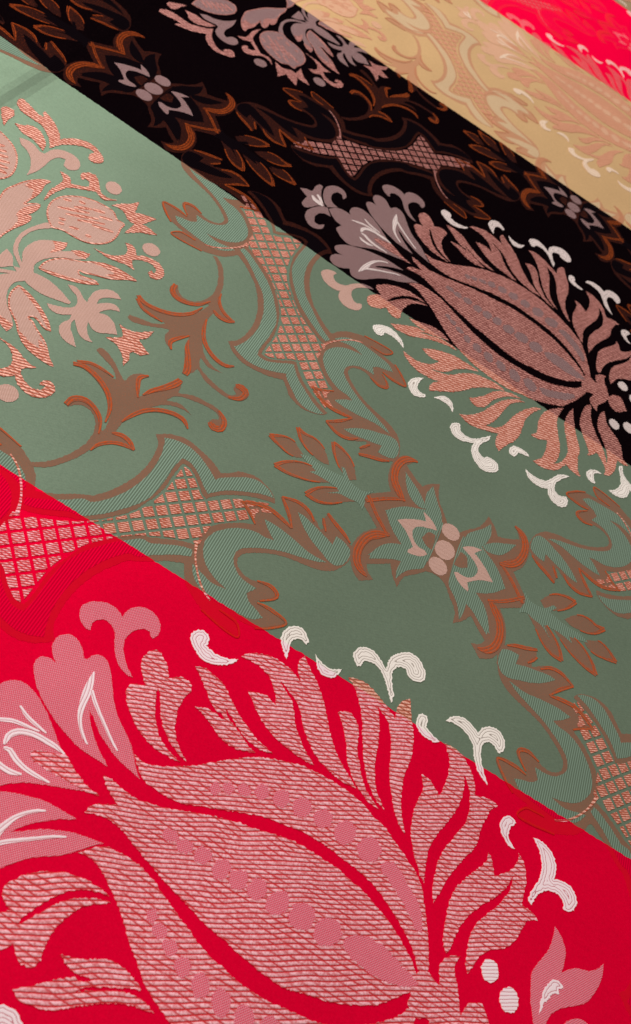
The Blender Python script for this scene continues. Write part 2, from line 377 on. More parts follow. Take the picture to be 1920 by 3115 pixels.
["F","seed_spot","plain2","P",1,[[0.346,0.5659],[0.3433,0.5589],[0.3383,0.5533],[0.332,0.5501],[0.3256,0.5499],[0.3204,0.5528],[0.3173,0.5581],[0.317,0.565],[0.3195,0.572],[0.3245,0.5778],[0.3309,0.5811],[0.3374,0.5813],[0.3427,0.5783],[0.3458,0.5728]]],
["F","seed_spot","plain2","P",1,[[0.1527,0.5665],[0.1519,0.5636],[0.1496,0.561],[0.1461,0.5593],[0.1422,0.5588],[0.1387,0.5596],[0.1362,0.5616],[0.1352,0.5644],[0.136,0.5673],[0.1383,0.5699],[0.1418,0.5717],[0.1457,0.5721],[0.1493,0.5713],[0.1518,0.5693]]],
["F","seed_spot","plain2","P",1,[[0.17,0.5648],[0.1692,0.5612],[0.1668,0.5582],[0.1633,0.5563],[0.1595,0.5558],[0.1559,0.5569],[0.1534,0.5593],[0.1525,0.5626],[0.1532,0.5662],[0.1556,0.5692],[0.1591,0.5712],[0.163,0.5717],[0.1666,0.5706],[0.1691,0.5681]]],
["F","seed_spot","plain2","P",1,[[0.3508,0.5682],[0.3585,0.5774],[0.375,0.5851],[0.3893,0.5848],[0.4022,0.5827],[0.4161,0.5775],[0.4317,0.5732],[0.4401,0.5688],[0.4334,0.5613],[0.4192,0.5553],[0.4003,0.552],[0.3805,0.5518],[0.3635,0.555],[0.3528,0.56]]],
["F","leaf","brocade","P",0,[[0.0819,0.7584],[0.0938,0.7634],[0.108,0.761],[0.1206,0.7575],[0.1324,0.7483],[0.1441,0.7392],[0.1565,0.7307],[0.1704,0.7235],[0.1835,0.7182],[0.2035,0.7143],[0.1932,0.7107],[0.1817,0.7098],[0.1687,0.7127],[0.1565,0.7185],[0.145,0.725],[0.1299,0.7344],[0.1384,0.7252],[0.1499,0.7187],[0.1622,0.7129],[0.1735,0.7065],[0.1847,0.7029],[0.175,0.6981],[0.1641,0.6941],[0.1516,0.6936],[0.1395,0.697],[0.1282,0.7033],[0.1159,0.709],[0.1037,0.7124],[0.1131,0.7173],[0.1251,0.7193],[0.1357,0.7171],[0.1393,0.7185],[0.134,0.7232],[0.1254,0.7232],[0.1146,0.7303],[0.1054,0.7385],[0.0943,0.7482]]],
["F","leaf","brocade","P",0,[[0.1226,0.8053],[0.1284,0.8152],[0.1426,0.8247],[0.1565,0.8298],[0.1704,0.8294],[0.1827,0.8277],[0.1939,0.8226],[0.1992,0.8197],[0.1918,0.8291],[0.1872,0.8394],[0.1865,0.8499],[0.1893,0.8577],[0.1954,0.8511],[0.2075,0.8409],[0.2203,0.8287],[0.2329,0.8139],[0.2434,0.7981],[0.2529,0.7819],[0.2633,0.7691],[0.276,0.7558],[0.2913,0.7445],[0.306,0.7343],[0.2894,0.7314],[0.2729,0.7344],[0.258,0.7387],[0.2442,0.746],[0.2321,0.7572],[0.2216,0.7697],[0.2135,0.7817],[0.2036,0.7926],[0.1891,0.8003],[0.1711,0.8082],[0.1839,0.7991],[0.1958,0.7921],[0.2044,0.7803],[0.2125,0.7657],[0.2227,0.753],[0.2348,0.7419],[0.2513,0.7305],[0.24,0.7287],[0.2263,0.73],[0.2127,0.7314],[0.1986,0.7337],[0.1855,0.7391],[0.1739,0.7457],[0.1623,0.7549],[0.1548,0.7621],[0.1476,0.7684],[0.1577,0.7733],[0.1696,0.7768],[0.1801,0.7729],[0.183,0.7725],[0.1769,0.7861],[0.1693,0.7962],[0.1582,0.8039],[0.1453,0.8076],[0.132,0.807]]],
["F","leaf","brocade","P",0,[[0.2533,0.8117],[0.2602,0.818],[0.2683,0.8212],[0.2768,0.8168],[0.2832,0.8084],[0.2883,0.7941],[0.2916,0.7814],[0.299,0.7667],[0.3072,0.7529],[0.3171,0.7406],[0.3274,0.7333],[0.3397,0.7264],[0.326,0.7278],[0.313,0.7332],[0.3012,0.7417],[0.2903,0.7535],[0.282,0.7673],[0.2761,0.7805],[0.2691,0.7933],[0.262,0.8036]]],
["F","leaf","brocade","P",0,[[0.2488,0.8658],[0.2598,0.8717],[0.2712,0.8733],[0.2841,0.8704],[0.2955,0.865],[0.3068,0.8596],[0.3171,0.8536],[0.3218,0.8503],[0.3198,0.8636],[0.3209,0.8753],[0.3253,0.884],[0.3313,0.8904],[0.3364,0.8756],[0.3422,0.8609],[0.3489,0.847],[0.3538,0.8296],[0.3562,0.816],[0.3562,0.8009],[0.356,0.7834],[0.3576,0.7676],[0.3617,0.7513],[0.3669,0.7384],[0.373,0.7262],[0.3781,0.7171],[0.3684,0.7233],[0.3595,0.7336],[0.3502,0.7484],[0.3433,0.7628],[0.3365,0.78],[0.3315,0.7989],[0.327,0.8161],[0.3212,0.8301],[0.3142,0.8409],[0.3049,0.8475],[0.2963,0.852],[0.302,0.8401],[0.3075,0.8256],[0.3115,0.8103],[0.3144,0.7947],[0.3174,0.7793],[0.3212,0.7648],[0.3267,0.7517],[0.3349,0.7406],[0.3464,0.7296],[0.335,0.7337],[0.3226,0.7442],[0.3127,0.7566],[0.3045,0.7705],[0.298,0.7858],[0.2915,0.8014],[0.2857,0.8179],[0.278,0.8334],[0.2699,0.8463],[0.2599,0.858]]],
["F","leaf","brocade","P",0,[[0.3746,0.8015],[0.3877,0.7999],[0.3981,0.7921],[0.4037,0.7886],[0.4058,0.7997],[0.4066,0.8151],[0.4056,0.8295],[0.4024,0.8426],[0.3909,0.8602],[0.4055,0.8616],[0.4173,0.8581],[0.4293,0.8494],[0.4381,0.8388],[0.444,0.8252],[0.4469,0.816],[0.4548,0.8204],[0.4657,0.824],[0.4781,0.8222],[0.4709,0.8127],[0.4682,0.8],[0.4648,0.7812],[0.465,0.7626],[0.461,0.7475],[0.4532,0.7302],[0.4467,0.7129],[0.4402,0.6927],[0.4364,0.6756],[0.433,0.66],[0.4279,0.6757],[0.4254,0.6933],[0.425,0.7127],[0.4291,0.7319],[0.4354,0.7495],[0.4419,0.7676],[0.4448,0.7824],[0.4433,0.7994],[0.4386,0.8171],[0.4327,0.8276],[0.4249,0.8362],[0.4304,0.8186],[0.4308,0.7997],[0.4286,0.7826],[0.4225,0.7632],[0.4152,0.7412],[0.4106,0.7225],[0.4104,0.7068],[0.4127,0.6919],[0.4155,0.6766],[0.4093,0.6813],[0.4018,0.6917],[0.3942,0.7022],[0.3878,0.7136],[0.3831,0.7264],[0.3805,0.7407],[0.3797,0.7565],[0.3814,0.7731],[0.3816,0.789],[0.3786,0.7938]]],
["F","leaf","brocade","P",0,[[0.4802,0.7572],[0.4858,0.7528],[0.4902,0.7443],[0.4951,0.7339],[0.5045,0.7419],[0.5149,0.7562],[0.5189,0.7689],[0.5185,0.7788],[0.5245,0.7747],[0.5313,0.7652],[0.535,0.7517],[0.536,0.739],[0.5351,0.7276],[0.5361,0.7184],[0.5437,0.7198],[0.5531,0.7179],[0.5586,0.7133],[0.5506,0.7089],[0.545,0.7035],[0.5427,0.6938],[0.5389,0.6813],[0.5348,0.6707],[0.5264,0.6598],[0.5154,0.6515],[0.5048,0.6424],[0.4989,0.6322],[0.4955,0.6206],[0.4912,0.609],[0.4868,0.6176],[0.4846,0.6299],[0.4837,0.6452],[0.4851,0.6601],[0.4903,0.6734],[0.4995,0.6892],[0.5088,0.7054],[0.5159,0.7225],[0.5182,0.737],[0.5181,0.7492],[0.5137,0.7321],[0.5046,0.7135],[0.4914,0.6949],[0.4804,0.6779],[0.4734,0.6634],[0.4688,0.6486],[0.4662,0.635],[0.4654,0.6228],[0.4618,0.6168],[0.4572,0.622],[0.4539,0.6319],[0.4518,0.6467],[0.451,0.6625],[0.4507,0.6789],[0.4542,0.6938],[0.4612,0.7088],[0.4702,0.7252],[0.478,0.7389],[0.4814,0.7478]]],
["F","flower_calyx","brocade","P",2,[[0.4354,0.5543],[0.436,0.5683],[0.4366,0.5797],[0.4488,0.5866],[0.4562,0.5824],[0.4639,0.5805],[0.4584,0.5996],[0.461,0.6087],[0.469,0.6175],[0.4782,0.6223],[0.4755,0.613],[0.4763,0.604],[0.4805,0.595],[0.4867,0.5836],[0.4908,0.573],[0.4977,0.5569]]],
["F","bud","brocade","P",1,[[0.4942,1.7596],[0.5001,1.7784],[0.5153,1.7875],[0.5243,1.7769],[0.534,1.7578],[0.5172,1.7378],[0.5033,1.7384],[0.4961,1.7475]]],
["F","white_dot","white","P",0,[[0.5249,0.6335],[0.5265,0.6282],[0.526,0.6225],[0.5234,0.6176],[0.5193,0.6144],[0.5146,0.6135],[0.51,0.6151],[0.5066,0.6189],[0.5049,0.6241],[0.5054,0.6298],[0.5079,0.6348],[0.512,0.6381],[0.5169,0.639],[0.5215,0.6374]]],
["F","white_dot","white","P",0,[[0.5544,0.616],[0.5562,0.6102],[0.5556,0.6041],[0.5529,0.5989],[0.5485,0.5955],[0.5434,0.5948],[0.5386,0.5967],[0.5349,0.6009],[0.5331,0.6066],[0.5335,0.6127],[0.5362,0.618],[0.5406,0.6214],[0.5458,0.6223],[0.5507,0.6203]]],
["F","tulip_petal","plain","P",0,[[0.5819,0.7193],[0.5903,0.7132],[0.5976,0.7049],[0.6011,0.6946],[0.6015,0.6846],[0.5997,0.6705],[0.6079,0.6801],[0.6198,0.6879],[0.6326,0.6921],[0.6426,0.6997],[0.6505,0.7108],[0.651,0.6963],[0.648,0.6806],[0.6416,0.6652],[0.6328,0.6526],[0.6194,0.6424],[0.6061,0.6322],[0.5974,0.6218],[0.593,0.612],[0.5915,0.6038],[0.5854,0.5878],[0.5792,0.5972],[0.5748,0.6077],[0.57,0.6201],[0.5666,0.6354],[0.5646,0.6498],[0.5675,0.6613],[0.5735,0.6747],[0.5795,0.6883],[0.5819,0.7042]]],
["F","white_vein","white","P",0,[[0.5912,0.6579],[0.5983,0.6608],[0.6052,0.6568],[0.6001,0.652],[0.6022,0.6464],[0.5932,0.6424],[0.5904,0.6351],[0.5863,0.629],[0.5844,0.6223],[0.5823,0.6122],[0.5812,0.6224],[0.5819,0.6343],[0.584,0.645]]],
["F","tulip_petal","plain","P",0,[[0.6102,0.6111],[0.6164,0.6237],[0.6257,0.6315],[0.6359,0.6352],[0.645,0.6325],[0.651,0.6227],[0.6268,0.6025]]],
["F","white_curl","white","P",0,[[0.0619,0.787],[0.0594,0.7946],[0.0624,0.8025],[0.0702,0.8072],[0.078,0.805],[0.0811,0.7992],[0.0811,0.791],[0.0901,0.7885],[0.099,0.7885],[0.1107,0.7921],[0.1204,0.799],[0.1179,0.7909],[0.1107,0.7822],[0.1007,0.7751],[0.0911,0.7719],[0.0806,0.7732],[0.0703,0.7786]]],
["F","white_curl","white","P",0,[[0.1547,0.8593],[0.1529,0.8694],[0.1556,0.8802],[0.1626,0.8893],[0.1711,0.8919],[0.1799,0.8877],[0.187,0.8787],[0.1856,0.8733],[0.1784,0.8763],[0.1712,0.8736],[0.168,0.864],[0.1684,0.8543],[0.1716,0.838],[0.1635,0.8463],[0.1583,0.8522]]],
["F","white_curl","white","P",0,[[0.2005,0.8682],[0.2082,0.8636],[0.2184,0.8616],[0.2292,0.8642],[0.2379,0.8721],[0.2354,0.8604],[0.2296,0.8506],[0.2192,0.8469],[0.2105,0.8514],[0.2046,0.8595]]],
["F","white_curl","white","P",0,[[0.2539,0.8884],[0.2447,0.8972],[0.2434,0.9078],[0.2485,0.9176],[0.2586,0.9239],[0.2701,0.9224],[0.2808,0.916],[0.2892,0.9093],[0.2879,0.9243],[0.2922,0.9379],[0.302,0.9499],[0.3139,0.956],[0.326,0.9533],[0.3365,0.9436],[0.3401,0.9332],[0.3366,0.9227],[0.3267,0.9188],[0.3171,0.9217],[0.3139,0.928],[0.3047,0.926],[0.2986,0.9179],[0.2987,0.9065],[0.3035,0.8931],[0.3095,0.8807],[0.31,0.8682],[0.3029,0.8787],[0.2956,0.89],[0.2876,0.8996],[0.2783,0.9054],[0.2682,0.9064],[0.2601,0.9017],[0.2577,0.8913]]],
["F","white_curl","white","P",0,[[0.3479,0.8649],[0.3475,0.8741],[0.3516,0.8806],[0.3584,0.8806],[0.3619,0.8722],[0.3615,0.8653],[0.3694,0.8615],[0.3833,0.8575],[0.3803,0.8528],[0.37,0.8514],[0.3601,0.8523],[0.3516,0.8569]]],
["F","white_curl","white","P",0,[[0.3833,0.8911],[0.3874,0.9],[0.3951,0.9077],[0.4066,0.911],[0.4185,0.9084],[0.4288,0.9021],[0.4312,0.912],[0.4388,0.9215],[0.4503,0.9255],[0.4615,0.921],[0.4671,0.9112],[0.4665,0.9],[0.4621,0.8929],[0.4575,0.8964],[0.4502,0.9008],[0.4423,0.8979],[0.4385,0.8886],[0.4393,0.8759],[0.4454,0.8617],[0.4518,0.8506],[0.4582,0.8405],[0.4483,0.8457],[0.4387,0.8546],[0.4316,0.8679],[0.4254,0.8822],[0.4173,0.8898],[0.4062,0.8943],[0.3938,0.8949]]],
["F","white_curl","white","P",0,[[0.487,0.8001],[0.4867,0.8083],[0.4926,0.8163],[0.5004,0.8185],[0.5065,0.8147],[0.5018,0.8073],[0.4992,0.7984],[0.5026,0.7888],[0.5126,0.7811],[0.5033,0.781],[0.495,0.7863],[0.4896,0.7923]]],
["F","white_curl","white","P",0,[[0.5323,0.81],[0.5448,0.812],[0.5562,0.8085],[0.5651,0.8],[0.5692,0.7886],[0.569,0.7743],[0.5777,0.7778],[0.5892,0.7792],[0.5983,0.7745],[0.6037,0.7644],[0.6022,0.7535],[0.5955,0.7456],[0.5882,0.7452],[0.5859,0.7537],[0.5779,0.7589],[0.5655,0.7569],[0.5549,0.7471],[0.5502,0.7367],[0.5479,0.7262],[0.5432,0.7292],[0.5429,0.7388],[0.5463,0.7497],[0.5497,0.7607],[0.5513,0.7753],[0.5483,0.7895],[0.5411,0.8014]]],
["F","lobed_petal","plain","P",1,[[-0.1134,1.7582],[-0.1034,1.7774],[-0.0883,1.7841],[-0.0766,1.7838],[-0.0822,1.7964],[-0.0794,1.8136],[-0.0652,1.824],[-0.0463,1.821],[-0.026,1.8089],[-0.0064,1.7928],[0.013,1.7769],[0.032,1.7676],[0.0529,1.7596],[0.0309,1.7492],[0.0095,1.7396],[-0.011,1.7282],[-0.0292,1.7109],[-0.0468,1.6977],[-0.0629,1.6997],[-0.076,1.7093],[-0.0828,1.7186],[-0.078,1.7364],[-0.0886,1.7371],[-0.1024,1.7463]]],
["F","white_vein","white","R",1,[[-0.0521,0.6006,0.0012],[-0.0402,0.5946,0.002],[-0.0259,0.5915,0.0018],[-0.015,0.5899,0.0007]]],
["F","white_vein","white","R",1,[[-0.0691,0.5717,0.0007],[-0.0605,0.5761,0.002],[-0.0506,0.5816,0.0022],[-0.0407,0.5842,0.002],[-0.0302,0.5858,0.0016],[-0.0218,0.5877,0.0007]]],
["F","white_vein","white","R",1,[[-0.0431,0.5555,0.0013],[-0.0444,0.5653,0.0033],[-0.039,0.5751,0.0034],[-0.0255,0.5811,0.0033],[-0.0109,0.5823,0.0031],[0.0004,0.5826,0.0025],[0.0116,0.5806,0.0009]]],
["F","white_vein","white","R",1,[[-0.0419,0.5521,0.0014],[-0.0353,0.5535,0.0027],[-0.0258,0.5485,0.0029],[-0.0136,0.5454,0.0026],[-0.0004,0.5451,0.0022],[0.0141,0.546,0.0009]]],
["F","white_vein","white","R",1,[[-0.0408,0.5382,0.0008],[-0.0329,0.5343,0.003],[-0.0228,0.5344,0.0029],[-0.013,0.5382,0.001]]],
["F","petal_heart","brocade","P",1,[[-0.0183,0.5642],[-0.0096,0.5703],[0.0026,0.5755],[0.012,0.5809],[0.0212,0.5765],[0.035,0.569],[0.0492,0.5639],[0.0623,0.5619],[0.0521,0.5587],[0.0373,0.558],[0.0229,0.5567],[0.01,0.5562],[-0.0016,0.5567],[-0.0136,0.5579]]],
["F","tip_petal","plain","P",1,[[-0.1759,1.7634],[-0.1662,1.7723],[-0.1562,1.7779],[-0.1567,1.7975],[-0.1535,1.8122],[-0.1465,1.8125],[-0.1423,1.7921],[-0.1355,1.7759],[-0.1214,1.7571],[-0.1323,1.7475],[-0.1413,1.7261],[-0.1497,1.717],[-0.1567,1.7236],[-0.1573,1.7408],[-0.1568,1.7526],[-0.1649,1.7556]]],
["F","white_vein","white","R",1,[[-0.151,1.7646,0.0014],[-0.1431,1.7576,0.0047],[-0.1339,1.7561,0.0051],[-0.1246,1.7547,0.0022]]],
["F","white_vein","white","R",1,[[-0.1452,1.7767,0.0015],[-0.1382,1.772,0.0035],[-0.1285,1.7602,0.0016]]],
["F","curled_petal","plain","P",0,[[-0.1166,1.761],[-0.1282,1.7715],[-0.1375,1.7915],[-0.1412,1.8126],[-0.136,1.8318],[-0.1225,1.8438],[-0.1088,1.8407],[-0.1015,1.8284],[-0.103,1.8149],[-0.1108,1.8264],[-0.1194,1.8254],[-0.1245,1.8104],[-0.1222,1.7949],[-0.1145,1.7836],[-0.1028,1.7804]]],
["B","spider_leaf","plain","P",1,[[-0.3317,1.1916],[-0.3221,1.197],[-0.3116,1.1925],[-0.3019,1.1846],[-0.2955,1.1826],[-0.2979,1.1943],[-0.2989,1.2106],[-0.2937,1.2234],[-0.2851,1.2325],[-0.2736,1.2339],[-0.2645,1.228],[-0.2737,1.2213],[-0.2823,1.2123],[-0.2864,1.2024],[-0.2846,1.1909],[-0.277,1.2024],[-0.268,1.2108],[-0.2575,1.2087],[-0.2538,1.2043],[-0.2641,1.1984],[-0.2714,1.1872],[-0.2739,1.1771],[-0.2634,1.1823],[-0.2507,1.1783],[-0.242,1.1695],[-0.235,1.1604],[-0.2447,1.1524],[-0.2551,1.1427],[-0.2654,1.1424],[-0.2763,1.1505],[-0.2717,1.1397],[-0.2632,1.1267],[-0.2522,1.1194],[-0.2609,1.1157],[-0.271,1.1177],[-0.2819,1.1279],[-0.2905,1.1386],[-0.2912,1.1307],[-0.2858,1.1188],[-0.2757,1.1078],[-0.2638,1.0938],[-0.2758,1.0922],[-0.288,1.0959],[-0.2968,1.1059],[-0.2997,1.1185],[-0.2959,1.1322],[-0.2983,1.1433],[-0.3053,1.1351],[-0.3146,1.1288],[-0.3255,1.1298],[-0.3323,1.1353],[-0.3218,1.1413],[-0.3106,1.149],[-0.3035,1.1594],[-0.3049,1.1712],[-0.3122,1.1819],[-0.3211,1.1858]]],
["B","tuft","brocade","P",1,[[-0.2429,1.1812],[-0.2297,1.1814],[-0.2163,1.1889],[-0.2007,1.2097],[-0.2011,1.1908],[-0.2085,1.1764],[-0.198,1.169],[-0.1848,1.1624],[-0.1937,1.1503],[-0.2036,1.1491],[-0.2061,1.144],[-0.2011,1.1318],[-0.2006,1.1135],[-0.2099,1.1287],[-0.2198,1.1376],[-0.2291,1.1429],[-0.244,1.1423],[-0.2344,1.1528],[-0.227,1.1636],[-0.2331,1.1727]]],
["B","bouquet_stem","plain","P",2,[[-0.4248,1.1376],[-0.4114,1.1448],[-0.4022,1.1591],[-0.392,1.166],[-0.4047,1.1762],[-0.4182,1.1898],[-0.4267,1.2104],[-0.4292,1.2343],[-0.4258,1.2557],[-0.4183,1.28],[-0.4125,1.2852],[-0.4075,1.2766],[-0.417,1.2592],[-0.4223,1.2408],[-0.4227,1.2212],[-0.4171,1.2018],[-0.4078,1.1878],[-0.3961,1.1771],[-0.4076,1.1984],[-0.4095,1.2171],[-0.4058,1.2356],[-0.3957,1.2507],[-0.3756,1.2687],[-0.3722,1.2546],[-0.374,1.2436],[-0.3651,1.2541],[-0.3565,1.2681],[-0.3413,1.2754],[-0.3406,1.2617],[-0.3504,1.2475],[-0.3647,1.2343],[-0.3751,1.2198],[-0.3816,1.2035],[-0.3824,1.187],[-0.3754,1.173],[-0.3656,1.1763],[-0.3503,1.177],[-0.3351,1.1735],[-0.3215,1.1681],[-0.3105,1.1635]]],
["B","leaf_tip","brocade","P",0,[[-0.3916,1.2529],[-0.3756,1.2687],[-0.3722,1.2546],[-0.3756,1.2393],[-0.3815,1.2262],[-0.3827,1.2446]]],
["B","leaf_tip","brocade","P",0,[[-0.3644,1.2578],[-0.3565,1.2681],[-0.3413,1.2754],[-0.3409,1.2597],[-0.3501,1.2565]]],
["B","petal","plain","P",0,[[-0.3752,1.1874],[-0.3759,1.203],[-0.3718,1.2187],[-0.3619,1.2342],[-0.3508,1.2433],[-0.3396,1.2524],[-0.3316,1.2627],[-0.3201,1.272],[-0.3078,1.2798],[-0.2927,1.2829],[-0.2793,1.2839],[-0.2679,1.2823],[-0.2793,1.2733],[-0.2876,1.2629],[-0.2984,1.2521],[-0.3106,1.2445],[-0.3228,1.2369],[-0.33,1.2304],[-0.3357,1.2309],[-0.3315,1.2234],[-0.3218,1.2253],[-0.3113,1.2307],[-0.3019,1.2295],[-0.3127,1.2187],[-0.3255,1.2079],[-0.3398,1.2001],[-0.3548,1.194],[-0.3682,1.1897]]],
["B","petal_edge","brocade","R",0,[[-0.3752,1.1874,0.0011],[-0.3614,1.1917,0.0032],[-0.3444,1.1989,0.0036],[-0.3282,1.208,0.0035],[-0.3132,1.2196,0.0034],[-0.3019,1.2295,0.001]]],
["B","petal_edge","brocade","P",0,[[-0.3311,1.2617],[-0.3169,1.2762],[-0.2927,1.2829],[-0.2679,1.2823],[-0.2808,1.2709],[-0.2939,1.2592],[-0.3052,1.2545],[-0.2963,1.2688],[-0.3096,1.2678]]],
["B","pomegranate","plain","P",0,[[-0.4273,1.2993],[-0.4338,1.3138],[-0.4367,1.3307],[-0.4337,1.3502],[-0.4238,1.3677],[-0.4091,1.3825],[-0.393,1.39],[-0.38,1.3929],[-0.3652,1.3923],[-0.3517,1.3807],[-0.3392,1.3829],[-0.3392,1.368],[-0.3353,1.3498],[-0.3348,1.3303],[-0.34,1.3137],[-0.3514,1.2987],[-0.364,1.2913],[-0.3789,1.2882],[-0.3946,1.2868],[-0.4066,1.2789],[-0.4162,1.2858]]],
["B","seed","brocade","R",0,[[-0.4291,1.3495,0.0016],[-0.4242,1.3534,0.0027],[-0.4193,1.3573,0.0016]]],
["B","seed","brocade","R",0,[[-0.4116,1.3665,0.0017],[-0.4069,1.3683,0.0029],[-0.402,1.3698,0.0017]]],
["B","seed","brocade","R",0,[[-0.4254,1.3257,0.0015],[-0.4066,1.3408,0.0027],[-0.3874,1.3563,0.0016]]],
["B","seed","brocade","R",0,[[-0.4095,1.3225,0.0015],[-0.3907,1.3392,0.0027],[-0.3716,1.3562,0.0015]]],
["B","seed","brocade","R",0,[[-0.3885,1.3687,0.0016],[-0.3804,1.3734,0.0029],[-0.3721,1.3783,0.0016]]],
["B","seed","brocade","R",0,[[-0.3916,1.3256,0.0015],[-0.3757,1.3404,0.0026],[-0.3595,1.355,0.0015]]],
["B","seed","brocade","R",0,[[-0.411,1.3046,0.0015],[-0.4068,1.3075,0.0027],[-0.4026,1.3104,0.0015]]],
["B","seed","brocade","R",0,[[-0.4068,1.2959,0.0015],[-0.4032,1.2979,0.0027],[-0.3993,1.2998,0.0016]]],
["B","seed","brocade","R",0,[[-0.3915,1.3007,0.0015],[-0.3857,1.3052,0.0027],[-0.3797,1.3094,0.0015]]],
["B","seed","brocade","R",0,[[-0.3716,1.3354,0.0016],[-0.357,1.3425,0.0028],[-0.3421,1.3493,0.0016]]],
["B","seed","brocade","R",0,[[-0.3671,1.3069,0.0016],[-0.3631,1.3083,0.0028],[-0.3588,1.3096,0.0016]]],
["B","seed","brocade","R",0,[[-0.3736,1.3624,0.0016],[-0.365,1.3677,0.0028],[-0.3563,1.3731,0.0016]]],
["B","seed","brocade","R",0,[[-0.4097,1.3479,0.0015],[-0.3997,1.3578,0.0027],[-0.3893,1.3676,0.0015]]],
["B","tuft","brocade","P",0,[[-0.3747,1.4036],[-0.3662,1.4219],[-0.356,1.4364],[-0.3497,1.4518],[-0.3443,1.4309],[-0.3423,1.4213],[-0.3318,1.4297],[-0.3116,1.4392],[-0.3174,1.4189],[-0.3225,1.4058],[-0.3119,1.4082],[-0.2935,1.405],[-0.3047,1.394],[-0.3151,1.3859],[-0.33,1.3627],[-0.3299,1.3807],[-0.3293,1.3964],[-0.3407,1.3958],[-0.3515,1.4052],[-0.3622,1.4088]]],
["B","curl","brocade","P",0,[[-0.3455,1.292],[-0.3323,1.2944],[-0.319,1.3007],[-0.309,1.3137],[-0.3066,1.3252],[-0.311,1.3363],[-0.3187,1.3444],[-0.3103,1.3486],[-0.3008,1.3441],[-0.2938,1.3335],[-0.2844,1.3429],[-0.2723,1.3474],[-0.2593,1.3473],[-0.2477,1.3373],[-0.2433,1.3238],[-0.2472,1.3119],[-0.2563,1.3074],[-0.2639,1.314],[-0.263,1.3234],[-0.2565,1.319],[-0.2569,1.3283],[-0.2663,1.3356],[-0.2792,1.3328],[-0.2895,1.3251],[-0.2937,1.3169],[-0.2816,1.3013],[-0.2911,1.3011],[-0.3012,1.299],[-0.3146,1.2926],[-0.3305,1.2911]]],
["B","berry","plain","P",0,[[-0.2709,1.3692],[-0.271,1.3624],[-0.2737,1.3564],[-0.2785,1.3521],[-0.2844,1.3506],[-0.2903,1.3519],[-0.2951,1.356],[-0.2978,1.362],[-0.2978,1.3687],[-0.2952,1.3749],[-0.2904,1.3792],[-0.2844,1.3808],[-0.2784,1.3794],[-0.2736,1.3752]]],
["B","berry","plain","P",0,[[-0.3801,1.447],[-0.3799,1.44],[-0.3822,1.4339],[-0.3865,1.43],[-0.392,1.429],[-0.3977,1.4311],[-0.4023,1.4359],[-0.405,1.4425],[-0.4053,1.4495],[-0.403,1.4557],[-0.3987,1.4597],[-0.3931,1.4607],[-0.3875,1.4586],[-0.3828,1.4537]]],
["B","curl","brocade","P",0,[[-0.4394,1.4213],[-0.4418,1.4309],[-0.436,1.4417],[-0.4269,1.4467],[-0.4167,1.4388],[-0.4079,1.4255],[-0.3977,1.4148],[-0.3863,1.4153],[-0.3747,1.4224],[-0.385,1.4076],[-0.3955,1.4053],[-0.4071,1.4106],[-0.4146,1.4029],[-0.4262,1.3924],[-0.4335,1.3849],[-0.4398,1.3757],[-0.4436,1.3575],[-0.4449,1.3402],[-0.4451,1.3193],[-0.4507,1.338],[-0.4522,1.3575],[-0.4509,1.3751],[-0.453,1.3913],[-0.4651,1.4038],[-0.4566,1.4053],[-0.4477,1.4024],[-0.4392,1.3924],[-0.4301,1.3994],[-0.4185,1.41],[-0.4236,1.4219],[-0.4316,1.4231],[-0.4338,1.4165]]],
["B","fringed_leaf","plain","P",0,[[-0.4621,1.3682],[-0.4638,1.3531],[-0.4599,1.3369],[-0.4586,1.3204],[-0.4598,1.3037],[-0.4599,1.2845],[-0.4535,1.2978],[-0.444,1.3083],[-0.4418,1.2966],[-0.4431,1.2802],[-0.4476,1.2641],[-0.4399,1.2748],[-0.4361,1.264],[-0.4374,1.2481],[-0.4411,1.2319],[-0.444,1.2061],[-0.443,1.1833],[-0.4461,1.1634],[-0.4541,1.1844],[-0.4729,1.2187],[-0.4842,1.2541],[-0.4925,1.2895],[-0.4896,1.3119],[-0.4862,1.3293],[-0.4797,1.3465],[-0.4712,1.361]]],
["B","leaf_tip","brocade","P",0,[[-0.4621,1.3682],[-0.4638,1.3531],[-0.4599,1.3369],[-0.4586,1.3204],[-0.4592,1.3027],[-0.4667,1.327],[-0.4808,1.3249],[-0.4793,1.3459],[-0.4714,1.3613]]],
["B","leaf_tip","brocade","P",0,[[-0.444,1.3083],[-0.4418,1.2966],[-0.4431,1.2802],[-0.4476,1.2641],[-0.4399,1.2748],[-0.4361,1.264],[-0.4374,1.2481],[-0.4411,1.2319],[-0.4427,1.2214],[-0.4465,1.2497],[-0.4554,1.26],[-0.4553,1.2823]]],
["B","forked_petal","plain","P",0,[[-0.5455,1.4174],[-0.5342,1.4237],[-0.5218,1.4225],[-0.5082,1.4166],[-0.5023,1.4189],[-0.4994,1.4392],[-0.4895,1.4527],[-0.4749,1.4582],[-0.4613,1.4552],[-0.453,1.4441],[-0.4514,1.4297],[-0.4586,1.4189],[-0.4683,1.4207],[-0.4727,1.4309],[-0.475,1.4375],[-0.4833,1.4315],[-0.4879,1.4142],[-0.4868,1.3925],[-0.4868,1.3729],[-0.4914,1.3487],[-0.4976,1.3695],[-0.5099,1.3902],[-0.524,1.4019],[-0.5348,1.4054]]],
